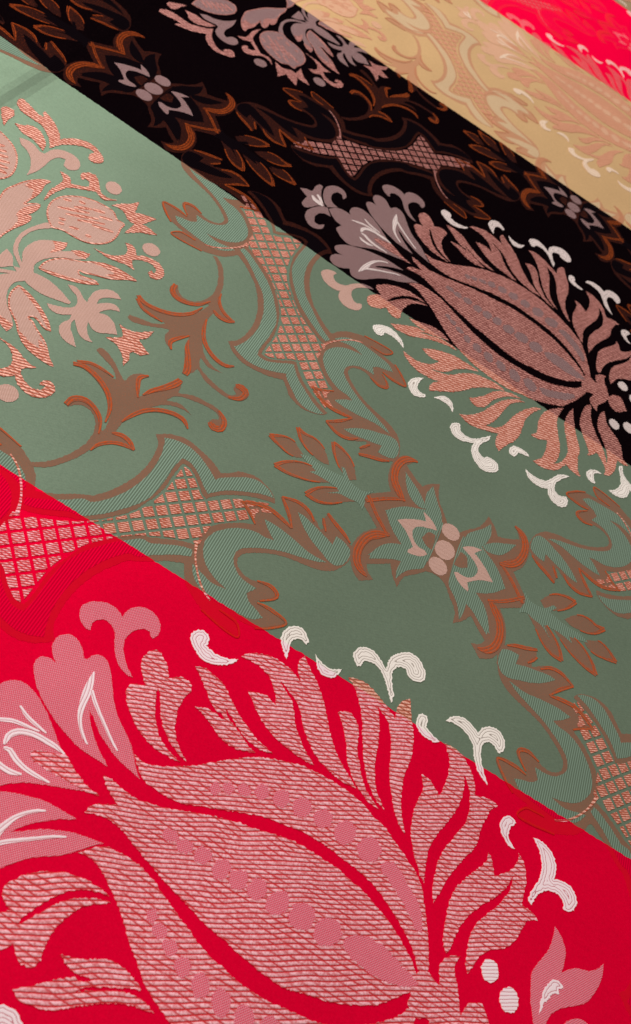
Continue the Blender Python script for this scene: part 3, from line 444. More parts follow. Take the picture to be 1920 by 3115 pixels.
["B","feather_leaf","brocade","P",0,[[-0.5933,1.4902],[-0.5975,1.5022],[-0.5931,1.5099],[-0.5762,1.5042],[-0.5575,1.4979],[-0.5496,1.4999],[-0.5564,1.5074],[-0.5567,1.5145],[-0.5424,1.5082],[-0.526,1.4981],[-0.5125,1.4835],[-0.5056,1.473],[-0.497,1.492],[-0.4833,1.5052],[-0.4683,1.5111],[-0.4515,1.5054],[-0.438,1.4946],[-0.4351,1.4837],[-0.4425,1.4724],[-0.4527,1.4719],[-0.4581,1.4844],[-0.4553,1.4958],[-0.4663,1.4964],[-0.4795,1.4876],[-0.4938,1.4705],[-0.5002,1.4533],[-0.5046,1.438],[-0.5135,1.4532],[-0.5254,1.4661],[-0.5409,1.4773],[-0.5535,1.4785],[-0.5694,1.4778],[-0.5832,1.4809]]],
["B","feather_leaf","brocade","P",0,[[-0.5689,1.4418],[-0.5587,1.45],[-0.5506,1.4611],[-0.5384,1.463],[-0.5253,1.4557],[-0.5126,1.4406],[-0.5066,1.4224],[-0.5181,1.4285],[-0.5326,1.4332],[-0.5464,1.432],[-0.5537,1.4344]]],
["B","feather_leaf","brocade","P",0,[[-0.5994,1.4532],[-0.5977,1.4658],[-0.5864,1.4701],[-0.5793,1.4574],[-0.5789,1.4398],[-0.5743,1.4206],[-0.5865,1.4343]]],
["B","pomegranate","plain","P",0,[[-0.5707,1.4031],[-0.5564,1.3984],[-0.54,1.3903],[-0.5242,1.3746],[-0.5109,1.3493],[-0.5059,1.325],[-0.511,1.3062],[-0.5211,1.296],[-0.5382,1.3014],[-0.5574,1.3231],[-0.5692,1.3506],[-0.5728,1.3788]]],
["B","seed","brocade","R",0,[[-0.5692,1.3641,0.0017],[-0.5565,1.3708,0.0033],[-0.5472,1.3788,0.0016]]],
["B","seed","brocade","R",0,[[-0.5618,1.3544,0.0017],[-0.5491,1.3611,0.0033],[-0.5387,1.3694,0.0016]]],
["B","seed","brocade","R",0,[[-0.5544,1.3448,0.0017],[-0.5417,1.3514,0.0033],[-0.5302,1.3601,0.0016]]],
["B","seed","brocade","R",0,[[-0.547,1.3353,0.0016],[-0.5344,1.3418,0.0033],[-0.5217,1.3509,0.0016]]],
["B","seed","brocade","R",0,[[-0.5397,1.3258,0.0016],[-0.5271,1.3323,0.0033],[-0.5162,1.3374,0.0016]]],
["B","seed","brocade","R",0,[[-0.5325,1.3165,0.0016],[-0.5199,1.3229,0.0033],[-0.5108,1.324,0.0016]]],
["S","sprig_body","brown","P",0,[[-0.2509,1.0638],[-0.2453,1.0785],[-0.2337,1.0849],[-0.2191,1.086],[-0.2053,1.084],[-0.1968,1.0847],[-0.2102,1.0978],[-0.2263,1.1039],[-0.2424,1.11],[-0.2419,1.1185],[-0.2336,1.1221],[-0.2166,1.1146],[-0.1992,1.1012],[-0.1865,1.0917],[-0.1865,1.1065],[-0.1783,1.1205],[-0.1663,1.1249],[-0.169,1.1125],[-0.1667,1.0981],[-0.1594,1.0788],[-0.1549,1.1001],[-0.1456,1.1227],[-0.1354,1.1444],[-0.1321,1.1567],[-0.1229,1.1448],[-0.1205,1.1302],[-0.1027,1.1426],[-0.0807,1.1466],[-0.0622,1.1468],[-0.0469,1.1354],[-0.0423,1.1176],[-0.0473,1.1057],[-0.0573,1.1045],[-0.0659,1.112],[-0.0647,1.1234],[-0.0578,1.1284],[-0.0625,1.136],[-0.0785,1.1362],[-0.0998,1.1309],[-0.1188,1.1214],[-0.1264,1.1051],[-0.1124,1.1135],[-0.0984,1.1115],[-0.0879,1.1059],[-0.1077,1.1039],[-0.1254,1.0926],[-0.1392,1.0693],[-0.1477,1.0466],[-0.1521,1.0264],[-0.1522,1.0034],[-0.1423,1.0077],[-0.1277,1.0033],[-0.1189,0.9934],[-0.1332,0.9904],[-0.1463,0.9831],[-0.1566,0.971],[-0.1625,0.949],[-0.1672,0.9301],[-0.1772,0.9065],[-0.189,0.8873],[-0.2045,0.8752],[-0.2116,0.8803],[-0.1974,0.894],[-0.1859,0.9137],[-0.1785,0.9333],[-0.1734,0.9581],[-0.1757,0.9817],[-0.1822,0.9979],[-0.1921,1.007],[-0.2038,1.0085],[-0.2125,1.0022],[-0.2177,0.9922],[-0.2245,0.9948],[-0.2275,1.0073],[-0.22,1.0199],[-0.2054,1.0245],[-0.19,1.0189],[-0.1765,1.0075],[-0.1663,0.9911],[-0.169,1.0074],[-0.175,1.0285],[-0.1846,1.0463],[-0.1972,1.0595],[-0.212,1.0684],[-0.2264,1.0716],[-0.2386,1.071]]],
["S","orange_edge","orange","R",0,[[-0.2513,1.0646,0.0025],[-0.2386,1.071,0.0032],[-0.2227,1.0694,0.0033],[-0.2047,1.0617,0.0033],[-0.1893,1.0495,0.0029],[-0.177,1.0303,0.0021],[-0.1706,1.0058,0.0008]]],
["S","orange_edge","orange","R",0,[[-0.2492,1.072,0.0018],[-0.2353,1.0832,0.0019],[-0.2191,1.086,0.0019],[-0.2007,1.0848,0.0009]]],
["S","orange_edge","orange","R",0,[[-0.2227,0.9947,0.0026],[-0.22,1.0112,0.0035],[-0.2078,1.02,0.0036],[-0.1909,1.016,0.0029],[-0.1767,1.0034,0.002],[-0.1676,0.9823,0.0006]]],
["S","orange_edge","orange","R",0,[[-0.1587,1.0775,0.0009],[-0.1673,1.0932,0.0022],[-0.1738,1.1117,0.0026],[-0.1663,1.1249,0.0011]]],
["S","orange_edge","orange","R",0,[[-0.1558,1.0867,0.0009],[-0.1509,1.1023,0.0025],[-0.1401,1.1222,0.0036],[-0.1315,1.142,0.0044],[-0.1299,1.1538,0.0032]]],
["S","orange_edge","orange","R",0,[[-0.1551,1.0227,0.0009],[-0.1503,1.042,0.0021],[-0.1412,1.0633,0.0026],[-0.1266,1.0796,0.0029],[-0.1082,1.0891,0.0032],[-0.0927,1.0889,0.0028],[-0.0824,1.0793,0.0008]]],
["S","orange_edge","orange","R",0,[[-0.0633,1.1435,0.0015],[-0.0493,1.133,0.003],[-0.0465,1.1153,0.0037],[-0.0559,1.11,0.0053],[-0.0642,1.1138,0.0025]]],
["S","orange_edge","orange","R",0,[[-0.1557,0.9961,0.0011],[-0.1442,1.002,0.003],[-0.1309,1.0001,0.0028],[-0.1204,0.9926,0.0008]]],
["S","orange_edge","orange","R",0,[[-0.1623,0.9509,0.0006],[-0.1591,0.9668,0.0018],[-0.1481,0.982,0.0021],[-0.1332,0.9904,0.0023],[-0.1205,0.9918,0.0009]]],
["T","lotus_hook_ground","brown","P",1,[[0.2182,1.2958],[0.1997,1.2908],[0.188,1.2726],[0.185,1.2479],[0.1902,1.2199],[0.2009,1.2018],[0.1702,1.1648],[0.1703,1.1502],[0.1893,1.1333],[0.2046,1.1203],[0.1905,1.0984],[0.1839,1.0705],[0.1865,1.0484],[0.1969,1.0267],[0.2118,1.0152],[0.229,1.0309],[0.2181,1.0378],[0.2122,1.0497],[0.227,1.0616],[0.2414,1.0756],[0.249,1.0604],[0.2619,1.0434],[0.2655,1.0667],[0.2803,1.0859],[0.2942,1.1024],[0.3172,1.1071],[0.323,1.1547],[0.2971,1.207],[0.2864,1.2246],[0.2737,1.2408],[0.2665,1.2585],[0.263,1.2779],[0.2487,1.2645],[0.24,1.2502],[0.2282,1.2556],[0.2132,1.2664],[0.2057,1.2718]]],
["T","lotus_petal","teal","P",1,[[0.2554,1.2655],[0.2626,1.2509],[0.2723,1.2356],[0.2823,1.2209],[0.2876,1.2024],[0.288,1.1836],[0.2878,1.1647],[0.2877,1.1462],[0.2876,1.128],[0.2875,1.1119],[0.2838,1.1],[0.2725,1.0887],[0.2632,1.0757],[0.2558,1.0558],[0.2529,1.0705],[0.2533,1.0899],[0.2417,1.0845],[0.229,1.0744],[0.2121,1.0606],[0.212,1.0738],[0.2197,1.0945],[0.2308,1.1096],[0.2452,1.1196],[0.233,1.1278],[0.2191,1.1413],[0.2052,1.1609],[0.2168,1.178],[0.2315,1.1933],[0.247,1.2027],[0.2581,1.21],[0.2533,1.2222],[0.2502,1.2393],[0.2518,1.2531]]],
["T","lotus_petal","teal","P",0,[[0.2082,1.2574],[0.2233,1.2469],[0.2381,1.2363],[0.2506,1.2237],[0.2578,1.2129],[0.2511,1.2076],[0.2408,1.2088],[0.2288,1.2156],[0.2187,1.2304]]],
["T","lotus_eye","brown2","P",1,[[0.2682,1.1542],[0.2744,1.1724],[0.2855,1.1746],[0.2873,1.1569],[0.2884,1.1439],[0.2783,1.1454]]],
["T","lotus_chevron","plain","P",1,[[0.2257,1.1574],[0.2386,1.1708],[0.2568,1.1844],[0.2654,1.1883],[0.256,1.2038],[0.2692,1.1994],[0.2799,1.1917],[0.2848,1.1846],[0.2724,1.1793],[0.2604,1.1725],[0.2526,1.1617],[0.2536,1.1496],[0.2593,1.1399],[0.2694,1.134],[0.2787,1.1348],[0.2846,1.1308],[0.2763,1.1202],[0.2621,1.1133],[0.2569,1.1125],[0.2567,1.1176],[0.2618,1.1274],[0.253,1.138],[0.2431,1.1478],[0.2329,1.1537]]],
["T","lotus_line","teal2","R",1,[[0.2883,1.2068,0.001],[0.2899,1.1816,0.001],[0.2891,1.1511,0.0009],[0.2876,1.1191,0.0009]]],
["T","lotus_hook","orange","R",0,[[0.2192,1.2925,0.0015],[0.2066,1.2876,0.0051],[0.1964,1.2735,0.006],[0.1933,1.2516,0.0059],[0.1983,1.2275,0.0062],[0.2107,1.2109,0.0065],[0.2244,1.1989,0.002]]],
["T","lotus_zigzag","orange","R",0,[[0.2243,1.2036,0.0021],[0.1979,1.1813,0.0028],[0.1743,1.1546,0.0027]]],
["C","lotus_dot","plain","P",0,[[0.319,1.1954],[0.3159,1.1892],[0.3106,1.1849],[0.3041,1.1835],[0.2977,1.185],[0.2926,1.1893],[0.2899,1.1955],[0.29,1.2025],[0.293,1.2087],[0.2983,1.2131],[0.3049,1.2146],[0.3114,1.213],[0.3165,1.2086],[0.3192,1.2023]]],
["C","lotus_dot","plain","P",1,[[0.3208,1.1552],[0.3173,1.1477],[0.3116,1.1425],[0.3047,1.1405],[0.298,1.1421],[0.2928,1.147],[0.2902,1.1543],[0.2906,1.1625],[0.294,1.17],[0.2998,1.1754],[0.3068,1.1775],[0.3136,1.1758],[0.3188,1.1708],[0.3214,1.1634]]],
["T","sprig_leaf","brownleaf","P",1,[[0.0133,1.1597],[0.0299,1.1734],[0.0446,1.1776],[0.0573,1.1696],[0.07,1.1617],[0.0627,1.1526],[0.0481,1.1485],[0.0347,1.1516],[0.0239,1.155]]],
["T","sprig_leaf","brownleaf","P",1,[[0.0408,1.2065],[0.0537,1.2033],[0.0676,1.2067],[0.0829,1.203],[0.0959,1.1909],[0.1056,1.1759],[0.0933,1.1721],[0.0788,1.1743],[0.0662,1.1783],[0.0522,1.1893]]],
["T","sprig_leaf","brownleaf","P",1,[[0.0404,1.1133],[0.0501,1.1305],[0.0656,1.1454],[0.0816,1.1529],[0.1,1.1546],[0.1195,1.1534],[0.1257,1.1514],[0.1091,1.1377],[0.0922,1.1257],[0.0738,1.1181],[0.0569,1.1137]]],
["T","sprig_leaf","brownleaf","P",1,[[0.0948,1.2222],[0.1082,1.2216],[0.1248,1.2148],[0.1376,1.2025],[0.1492,1.1813],[0.1399,1.1726],[0.1253,1.1786],[0.1126,1.1907],[0.1024,1.2054]]],
["T","sprig_leaf","brownleaf","P",1,[[0.0964,1.0992],[0.1035,1.1172],[0.1163,1.1329],[0.1335,1.145],[0.1514,1.1482],[0.1637,1.1442],[0.1479,1.1278],[0.1328,1.1103],[0.1179,1.1004],[0.1055,1.0983]]],
["T","sprig_vein","teal","P",1,[[0.062,1.1612],[0.0759,1.1675],[0.0955,1.1662],[0.1141,1.168],[0.1306,1.1717],[0.122,1.1876],[0.1272,1.1885],[0.1399,1.1726],[0.1524,1.1685],[0.1659,1.1693],[0.1785,1.181],[0.171,1.1624],[0.1741,1.1498],[0.1755,1.134],[0.1658,1.1422],[0.1519,1.1391],[0.1366,1.1364],[0.12,1.123],[0.135,1.1407],[0.1258,1.1437],[0.1064,1.1449],[0.0861,1.1414],[0.0934,1.1503],[0.0816,1.1529]]],
["Q","scroll_ground","brown","P",0,[[0.0706,1.0692],[0.0897,1.0782],[0.1079,1.0784],[0.1229,1.0701],[0.1369,1.0575],[0.1374,1.0686],[0.1326,1.0777],[0.1347,1.0909],[0.1465,1.0876],[0.1635,1.0775],[0.1808,1.066],[0.19,1.0548],[0.1896,1.034],[0.182,1.0124],[0.1699,0.9972],[0.1508,0.9877],[0.1282,0.9817],[0.1062,0.9745],[0.0865,0.9625],[0.0704,0.9487],[0.0631,0.9376],[0.0651,0.9249],[0.0746,0.9171],[0.0873,0.9153],[0.1017,0.921],[0.1148,0.9241],[0.1264,0.9182],[0.126,0.9087],[0.1158,0.8989],[0.1087,0.8877],[0.1219,0.8902],[0.1362,0.8899],[0.1522,0.8857],[0.1467,0.8761],[0.1356,0.863],[0.1234,0.8534],[0.1068,0.8489],[0.0985,0.848],[0.1095,0.8257],[0.0941,0.826],[0.076,0.8258],[0.055,0.8319],[0.0372,0.8407],[0.0225,0.8522],[0.0115,0.8702],[0.0112,0.8853],[0.0109,0.9007],[0.0078,0.9172],[0.0063,0.9354],[0.0117,0.9551],[0.0239,0.971],[0.041,0.9879],[0.0555,0.9974],[0.0408,1.0139],[0.0269,1.0181],[0.043,1.0293],[0.0626,1.0371],[0.0828,1.0376],[0.101,1.0293],[0.0902,1.0478]]],
["Q","scroll_band","teal","P",0,[[0.0652,1.0158],[0.0812,1.0169],[0.0994,1.0157],[0.1186,1.012],[0.1378,1.0083],[0.163,1.0103],[0.1484,1.0006],[0.1266,0.9919],[0.105,0.9834],[0.085,0.9718],[0.0684,0.959],[0.0572,0.9455],[0.0558,0.9313],[0.0621,0.9192],[0.0731,0.9096],[0.0863,0.9067],[0.0997,0.907],[0.0918,0.8913],[0.0992,0.8824],[0.1118,0.8777],[0.1233,0.8722],[0.1129,0.8615],[0.0982,0.8579],[0.0808,0.8556],[0.0607,0.854],[0.0431,0.8573],[0.0275,0.8683],[0.0175,0.8844],[0.0264,0.8827],[0.0364,0.8789],[0.0507,0.8756],[0.0689,0.8794],[0.0516,0.8839],[0.0365,0.8912],[0.025,0.9033],[0.0175,0.9192],[0.0164,0.9344],[0.0212,0.9502],[0.0329,0.9672],[0.047,0.9797],[0.0635,0.9875],[0.078,0.9884],[0.0893,0.9925],[0.0775,1.0015]]],
["Q","scroll_band","teal","P",0,[[0.0989,1.0603],[0.1069,1.0611],[0.1182,1.0587],[0.13,1.055],[0.1448,1.0504],[0.1599,1.0444],[0.1587,1.0619],[0.1708,1.0609],[0.1836,1.0545],[0.1868,1.0418],[0.1846,1.0264],[0.176,1.015],[0.1633,1.0149],[0.1507,1.021],[0.1352,1.0281],[0.1215,1.0369],[0.1097,1.0475]]],
["Q","orange_edge","orange","R",0,[[0.0269,1.0181,0.0011],[0.0473,1.0311,0.0023],[0.0655,1.0362,0.0028],[0.0873,1.0328,0.0025],[0.1015,1.028,0.0009]]],
["Q","orange_edge","orange","R",0,[[0.0301,1.0183,0.0012],[0.0408,1.0139,0.0019],[0.0583,0.9983,0.0008]]],
["Q","orange_edge","orange","R",0,[[0.0709,1.0686,0.0014],[0.0882,1.0496,0.0021],[0.1023,1.0286,0.0008]]],
["Q","orange_edge","orange","R",0,[[0.0709,1.0686,0.0012],[0.0927,1.0773,0.0022],[0.111,1.0738,0.0022],[0.1236,1.0617,0.0009]]],
["Q","orange_edge","orange","R",0,[[0.1326,1.0777,0.001],[0.1374,1.0686,0.0018],[0.1438,1.0583,0.0008]]],
["Q","orange_edge","orange","R",0,[[0.135,1.0904,0.0016],[0.1515,1.0812,0.0025],[0.1674,1.0738,0.0022],[0.1798,1.0652,0.0009]]],
["Q","orange_edge","orange","R",0,[[0.0959,0.9177,0.0008],[0.113,0.9226,0.0022],[0.1255,0.9169,0.0022],[0.1243,0.9072,0.0015],[0.1103,0.8923,0.0007]]],
["Q","orange_edge","orange","R",0,[[0.1087,0.8877,0.0008],[0.1266,0.8902,0.0021],[0.1515,0.8855,0.0013],[0.137,0.8653,0.0015],[0.1207,0.8516,0.0007]]],
["Q","orange_edge","orange","R",0,[[0.0733,0.8466,0.0008],[0.0899,0.8455,0.0013],[0.1005,0.8424,0.0012],[0.1084,0.8266,0.0008],[0.0898,0.8255,0.0012],[0.055,0.8319,0.0007]]],
["Q","frame_ground","brown","P",0,[[-0.1651,0.8502],[-0.1415,0.8719],[-0.1221,0.899],[-0.107,0.9317],[-0.0986,0.9658],[-0.0977,0.9974],[-0.1026,1.0243],[-0.1126,1.0381],[-0.0963,1.0544],[-0.0751,1.063],[-0.0507,1.06],[-0.0299,1.0536],[-0.0141,1.0442],[-0.0013,1.0583],[0.006,1.0672],[0.0284,1.0752],[0.0517,1.069],[0.0655,1.0578],[0.0676,1.0496],[0.0479,1.0417],[0.0236,1.0273],[0.0023,1.0076],[-0.0097,0.9906],[-0.0107,0.9879],[-0.0205,0.993],[-0.0371,1.0097],[-0.0517,1.0196],[-0.0606,1.0184],[-0.0611,0.9979],[-0.0608,0.9627],[-0.0677,0.9289],[-0.0783,0.8994],[-0.096,0.872],[-0.117,0.8485],[-0.1349,0.8404],[-0.1503,0.8439]]],
["Q","frame_band","teal","P",0,[[-0.1436,0.8499],[-0.1331,0.8691],[-0.1161,0.8879],[-0.1042,0.9088],[-0.0944,0.9348],[-0.088,0.9688],[-0.0888,1.0042],[-0.0951,1.0317],[-0.0998,1.0412],[-0.0881,1.0481],[-0.07,1.0525],[-0.0505,1.0487],[-0.0303,1.0381],[-0.015,1.0268],[-0.0127,1.0327],[-0.0008,1.0457],[0.0172,1.0628],[0.0264,1.0677],[0.0385,1.0697],[0.0534,1.0651],[0.0622,1.0577],[0.044,1.0508],[0.0204,1.0345],[0.002,1.0192],[-0.0132,0.998],[-0.0226,1.0053],[-0.036,1.018],[-0.0522,1.0284],[-0.0655,1.0274],[-0.0676,1.0062],[-0.0667,0.9747],[-0.0692,0.9411],[-0.0778,0.9163],[-0.0935,0.8888],[-0.1066,0.8705],[-0.1236,0.8521],[-0.1319,0.8509]]],
["Q","frame_ground","brown","P",0,[[-0.074,0.8521],[-0.0525,0.8765],[-0.0273,0.8955],[-0.0057,0.9087],[0.0104,0.9146],[0.0154,0.8967],[0.0152,0.8887],[0.0276,0.8685],[0.0391,0.854],[0.0262,0.8522],[0.0081,0.8764],[-0.0115,0.8635],[-0.0333,0.8437],[-0.0503,0.8329]]],
["Q","frame_band","teal","P",0,[[-0.0627,0.848],[-0.0477,0.8672],[-0.0229,0.8866],[-0.0035,0.8994],[0.0086,0.9035],[0.012,0.8938],[-0.008,0.8798],[-0.027,0.8625],[-0.0421,0.8475]]],
["N","net","brocade","N",0,[[-0.0929,0.8684],[-0.0957,0.8714],[-0.0773,0.8976],[-0.0661,0.9257],[-0.0591,0.9593],[-0.0585,0.9952],[-0.0585,1.0156],[-0.0499,1.0158],[-0.0347,1.0047],[-0.0202,0.9897],[-0.0093,0.985],[0.0061,1.0026],[0.0232,1.0201],[0.0495,1.0378],[0.0684,1.0489],[0.0725,1.0347],[0.053,1.0178],[0.0542,1.0032],[0.046,0.9935],[0.0236,0.9715],[0.013,0.9573],[0.0118,0.937],[0.0126,0.9175],[0.006,0.914],[-0.0098,0.9076],[-0.028,0.8968],[-0.053,0.8774],[-0.0722,0.8574]]],
["Q","net_tail","brocade","R",0,[[0.0072,0.9199,0.0025],[0.0154,0.8982,0.0013],[0.0278,0.8778,0.0013],[0.0431,0.8603,0.0014],[0.0585,0.8508,0.001]]]
]

# ------------------------------------------------------------------ geometry helpers
def corner(p0, p1, p2):
    a = (p1[0]-p0[0], p1[1]-p0[1])
    b = (p2[0]-p1[0], p2[1]-p1[1])
    la, lb = math.hypot(*a), math.hypot(*b)
    if la < 1e-7 or lb < 1e-7:
        return True
    return (a[0]*b[0] + a[1]*b[1])/(la*lb) < 0.45


def smooth_closed(pts, step=0.0035):
    n = len(pts)
    cor = [corner(pts[i-1], pts[i], pts[(i+1) % n]) for i in range(n)]
    out = []
    for i in range(n):
        p0, p1, p2, p3 = pts[i-1], pts[i], pts[(i+1) % n], pts[(i+2) % n]
        L = math.dist(p1, p2)
        t1 = (0, 0) if cor[i] else ((p2[0]-p0[0])/2, (p2[1]-p0[1])/2)
        t2 = (0, 0) if cor[(i+1) % n] else ((p3[0]-p1[0])/2, (p3[1]-p1[1])/2)
        if cor[i]:
            t1 = ((p2[0]-p1[0]), (p2[1]-p1[1]))
        if cor[(i+1) % n]:
            t2 = ((p2[0]-p1[0]), (p2[1]-p1[1]))
        for t in (t1, t2):
            pass
        m1, m2 = math.hypot(*t1), math.hypot(*t2)
        if m1 > 1.5*L:
            t1 = (t1[0]*1.5*L/m1, t1[1]*1.5*L/m1)
        if m2 > 1.5*L:
            t2 = (t2[0]*1.5*L/m2, t2[1]*1.5*L/m2)
        k = max(1, min(8, int(L/step)))
        for j in range(k):
            t = j/k
            h1, h2, h3, h4 = 2*t**3-3*t*t+1, t**3-2*t*t+t, -2*t**3+3*t*t, t**3-t*t
            out.append((h1*p1[0]+h2*t1[0]+h3*p2[0]+h4*t2[0], h1*p1[1]+h2*t1[1]+h3*p2[1]+h4*t2[1]))
    return out


def ribbon(pts, step=0.004):
    n = len(pts)
    c = []
    for i in range(n-1):
        p0, p1, p2, p3 = pts[max(0, i-1)], pts[i], pts[i+1], pts[min(n-1, i+2)]
        k = max(2, min(8, int(math.dist(p1[:2], p2[:2])/step)))
        for j in range(k):
            t = j/k
            c.append([0.5*((2*p1[d]) + (p2[d]-p0[d])*t + (2*p0[d]-5*p1[d]+4*p2[d]-p3[d])*t*t
                           + (3*p1[d]-p0[d]-3*p2[d]+p3[d])*t**3) for d in range(3)])
    c.append(list(pts[-1]))
    lft, rgt = [], []
    for i, q in enumerate(c):
        a, b = c[max(0, i-1)], c[min(len(c)-1, i+1)]
        dx, dy = b[0]-a[0], b[1]-a[1]
        L = math.hypot(dx, dy) or 1
        w = max(q[2], 0.0006)
        lft.append((q[0]-dy/L*w, q[1]+dx/L*w))
        rgt.append((q[0]+dy/L*w, q[1]-dx/L*w))
    return lft, rgt


def ragged(pts, amp, rnd, inset=0.0):
    if not amp:
        return pts
    out, n = [], len(pts)
    sg = 1 if sum(pts[i-1][0]*pts[i][1]-pts[i][0]*pts[i-1][1] for i in range(n)) > 0 else -1
    for i, q in enumerate(pts):
        a, b = pts[i-1], pts[(i+1) % n]
        nx = pts[(i+1) % n]
        L = math.dist(q, nx)
        k = max(1, min(6, int(L/0.0018)))
        dx, dy = b[0]-a[0], b[1]-a[1]
        D = math.hypot(dx, dy) or 1
        for j in range(k):
            t = j/k
            e = rnd.uniform(-amp, amp) + inset*sg
            out.append((q[0]+(nx[0]-q[0])*t - dy/D*e, q[1]+(nx[1]-q[1])*t + dx/D*e))
    return out


COUNT = [0]


def rim_distance(q, pl):
    best = 1e9
    for i in range(len(pl)):
        a, b = pl[i-1], pl[i]
        dx, dy = b[0]-a[0], b[1]-a[1]
        L2 = dx*dx + dy*dy or 1e-12
        u = max(0.0, min(1.0, ((q[0]-a[0])*dx + (q[1]-a[1])*dy)/L2))
        d = (q[0]-a[0]-u*dx)**2 + (q[1]-a[1]-u*dy)**2
        if d < best:
            best = d
    return math.sqrt(best)


def inside(q, pl):
    r = False
    for i in range(len(pl)):
        a, b = pl[i-1], pl[i]
        if (a[1] > q[1]) != (b[1] > q[1]) and q[0] < (b[0]-a[0])*(q[1]-a[1])/(b[1]-a[1]) + a[0]:
            r = not r
    return r


def to_mesh(name, kind, polys, strips=()):
    """thin raised piece: flat top, upright rim; polys are outlines, strips are (left, right) chains"""
    COUNT[0] += 1
    z = (TOP[kind] + 0.0006*(COUNT[0] % 53))*1e-3
    verts, faces, ribs = [], [], []

    def v(pt, zz, rb=0.0):
        verts.append((pt[0]*S, pt[1]*S, zz))
        ribs.append(rb)
        return len(verts)-1

    for pl in polys:
        n = len(pl)
        extra = []
        if kind == 'white':
            st = 0.0016
            xa, xb = min(q[0] for q in pl), max(q[0] for q in pl)
            ya, yb = min(q[1] for q in pl), max(q[1] for q in pl)
            gy = ya
            while gy < yb:
                gx = xa
                while gx < xb:
                    if inside((gx, gy), pl):
                        d = rim_distance((gx, gy), pl)
                        if d > 0.0007:
                            extra.append((gx, gy))
                    gx += st
                gy += st
        co, _e, fs, *_r = delaunay_2d_cdt([Vector(q) for q in pl] + [Vector(q) for q in extra], [], [list(range(n))], 1, 1e-7)
        base = len(verts)
        for q in co:
            v(q, z, 0.0 if kind != 'white' else (0.875*q[1] - 0.485*q[0] if name == 'white_dot' else rim_distance(q, pl)))
        for f in fs:
            a, b, c = co[f[0]], co[f[1]], co[f[2]]
            cr = (b[0]-a[0])*(c[1]-a[1])-(b[1]-a[1])*(c[0]-a[0])
            faces.append([base+k for k in (f if cr > 0 else f[::-1])])
        base = len(verts)
        for q in pl:
            v(q, z), v(q, -0.00003)
        area2 = sum(pl[i-1][0]*pl[i][1]-pl[i][0]*pl[i-1][1] for i in range(n))
        for i in range(n):
            a, b = base+2*i, base+2*((i+1) % n)
            f = [a, a+1, b+1, b]
            faces.append(f if area2 > 0 else f[::-1])
    for lft, rgt in strips:
        base = len(verts)
        n = len(lft)
        for a, b in zip(lft, rgt):
            w = math.dist(a, b)
            v(a, z, 0.0), v(b, z, w), v(a, -0.00003, 0.0), v(b, -0.00003, w)
        for i in range(n-1):
            k = base+4*i
            faces += [[k, k+1, k+5, k+4], [k, k+4, k+6, k+2], [k+1, k+3, k+7, k+5]]
    me = bpy.data.meshes.new(name)
    me.from_pydata(verts, [], faces)
    if kind in ('white', 'orange'):
        at = me.attributes.new('rib', 'FLOAT', 'POINT')
        at.data.foreach_set('value', ribs)
    # follow the crease of the cloth
    if verts and min(q[0] for q in verts) < CREASE[-1][0]*S:
        bm = bmesh.new()
        bm.from_mesh(me)
        for cx, _ in CREASE:
            bmesh.ops.bisect_plane(bm, geom=bm.verts[:]+bm.edges[:]+bm.faces[:], plane_co=(cx*S, 0, 0), plane_no=(1, 0, 0))
        for q in bm.verts:
            q.co.z += lift(q.co.x/S)*S
        bm.to_mesh(me)
        bm.free()
    me.materials.append(MAT[kind])
    return me


COL = scene.collection


def link(name, me, parent):
    o = bpy.data.objects.new(name, me)
    COL.objects.link(o)
    o.parent = parent
    if me is not None and parent is not None:
        px, py = parent.get('_o', (0, 0))
        o.location = (-px, -py, 0)
    return o


def motif(name, xy, label):
    o = bpy.data.objects.new(name, None)
    COL.objects.link(o)
    o.parent = cloth
    o.location = (xy[0]*S, xy[1]*S, 0)
    o['_o'] = (xy[0]*S, xy[1]*S)
    o['label'] = label
    o.empty_display_size = 0.01
    MOTIFS.append(o)
    return o


def project(q):
    v = Vector((q[0]*S, q[1]*S, lift(q[0])*S)) - CAM
    d = v.dot(fw)
    return (IMW/2 + FPX*v.dot(rt)/d, IMH/2 - FPX*v.dot(up)/d)


def seen(pts, margin=170):
    q = [project(a) for a in pts]
    xs, ys = [a[0] for a in q], [a[1] for a in q]
    return max(xs) > -margin and min(xs) < IMW+margin and max(ys) > -margin and min(ys) < IMH+margin


def on_cloth(pts):
    return all(X0 < a[0] < X1 and Y0 < a[1] < Y1 for a in pts)


# ------------------------------------------------------------------ table, cloth and its colour bands
table = bpy.data.meshes.new('table_top')
bm = bmesh.new()
bmesh.ops.create_cube(bm, size=1)
for q in bm.verts:
    q.co = Vector(((X0+X1)/2*S + q.co.x*(X1-X0+0.4)*S, (Y0+Y1)/2*S + q.co.y*(Y1-Y0+0.4)*S, -0.0142 + q.co.z*0.026))
bmesh.ops.bevel(bm, geom=bm.edges[:], offset=0.003, segments=2, affect='EDGES')
bm.to_mesh(table)
bm.free()
table.materials.append(mat_table())
tb = bpy.data.objects.new('table_top', table)
COL.objects.link(tb)
tb['kind'] = 'structure'

MOTIFS = []
cloth = bpy.data.objects.new('brocade_cloth', None)
COL.objects.link(cloth)
cloth['label'] = 'striped damask brocade cloth with woven flowers, spread flat over the table'
cloth['category'] = 'fabric'


def edge_y(i, x):
    return EDGES[i][0] + EDGES[i][1]*x


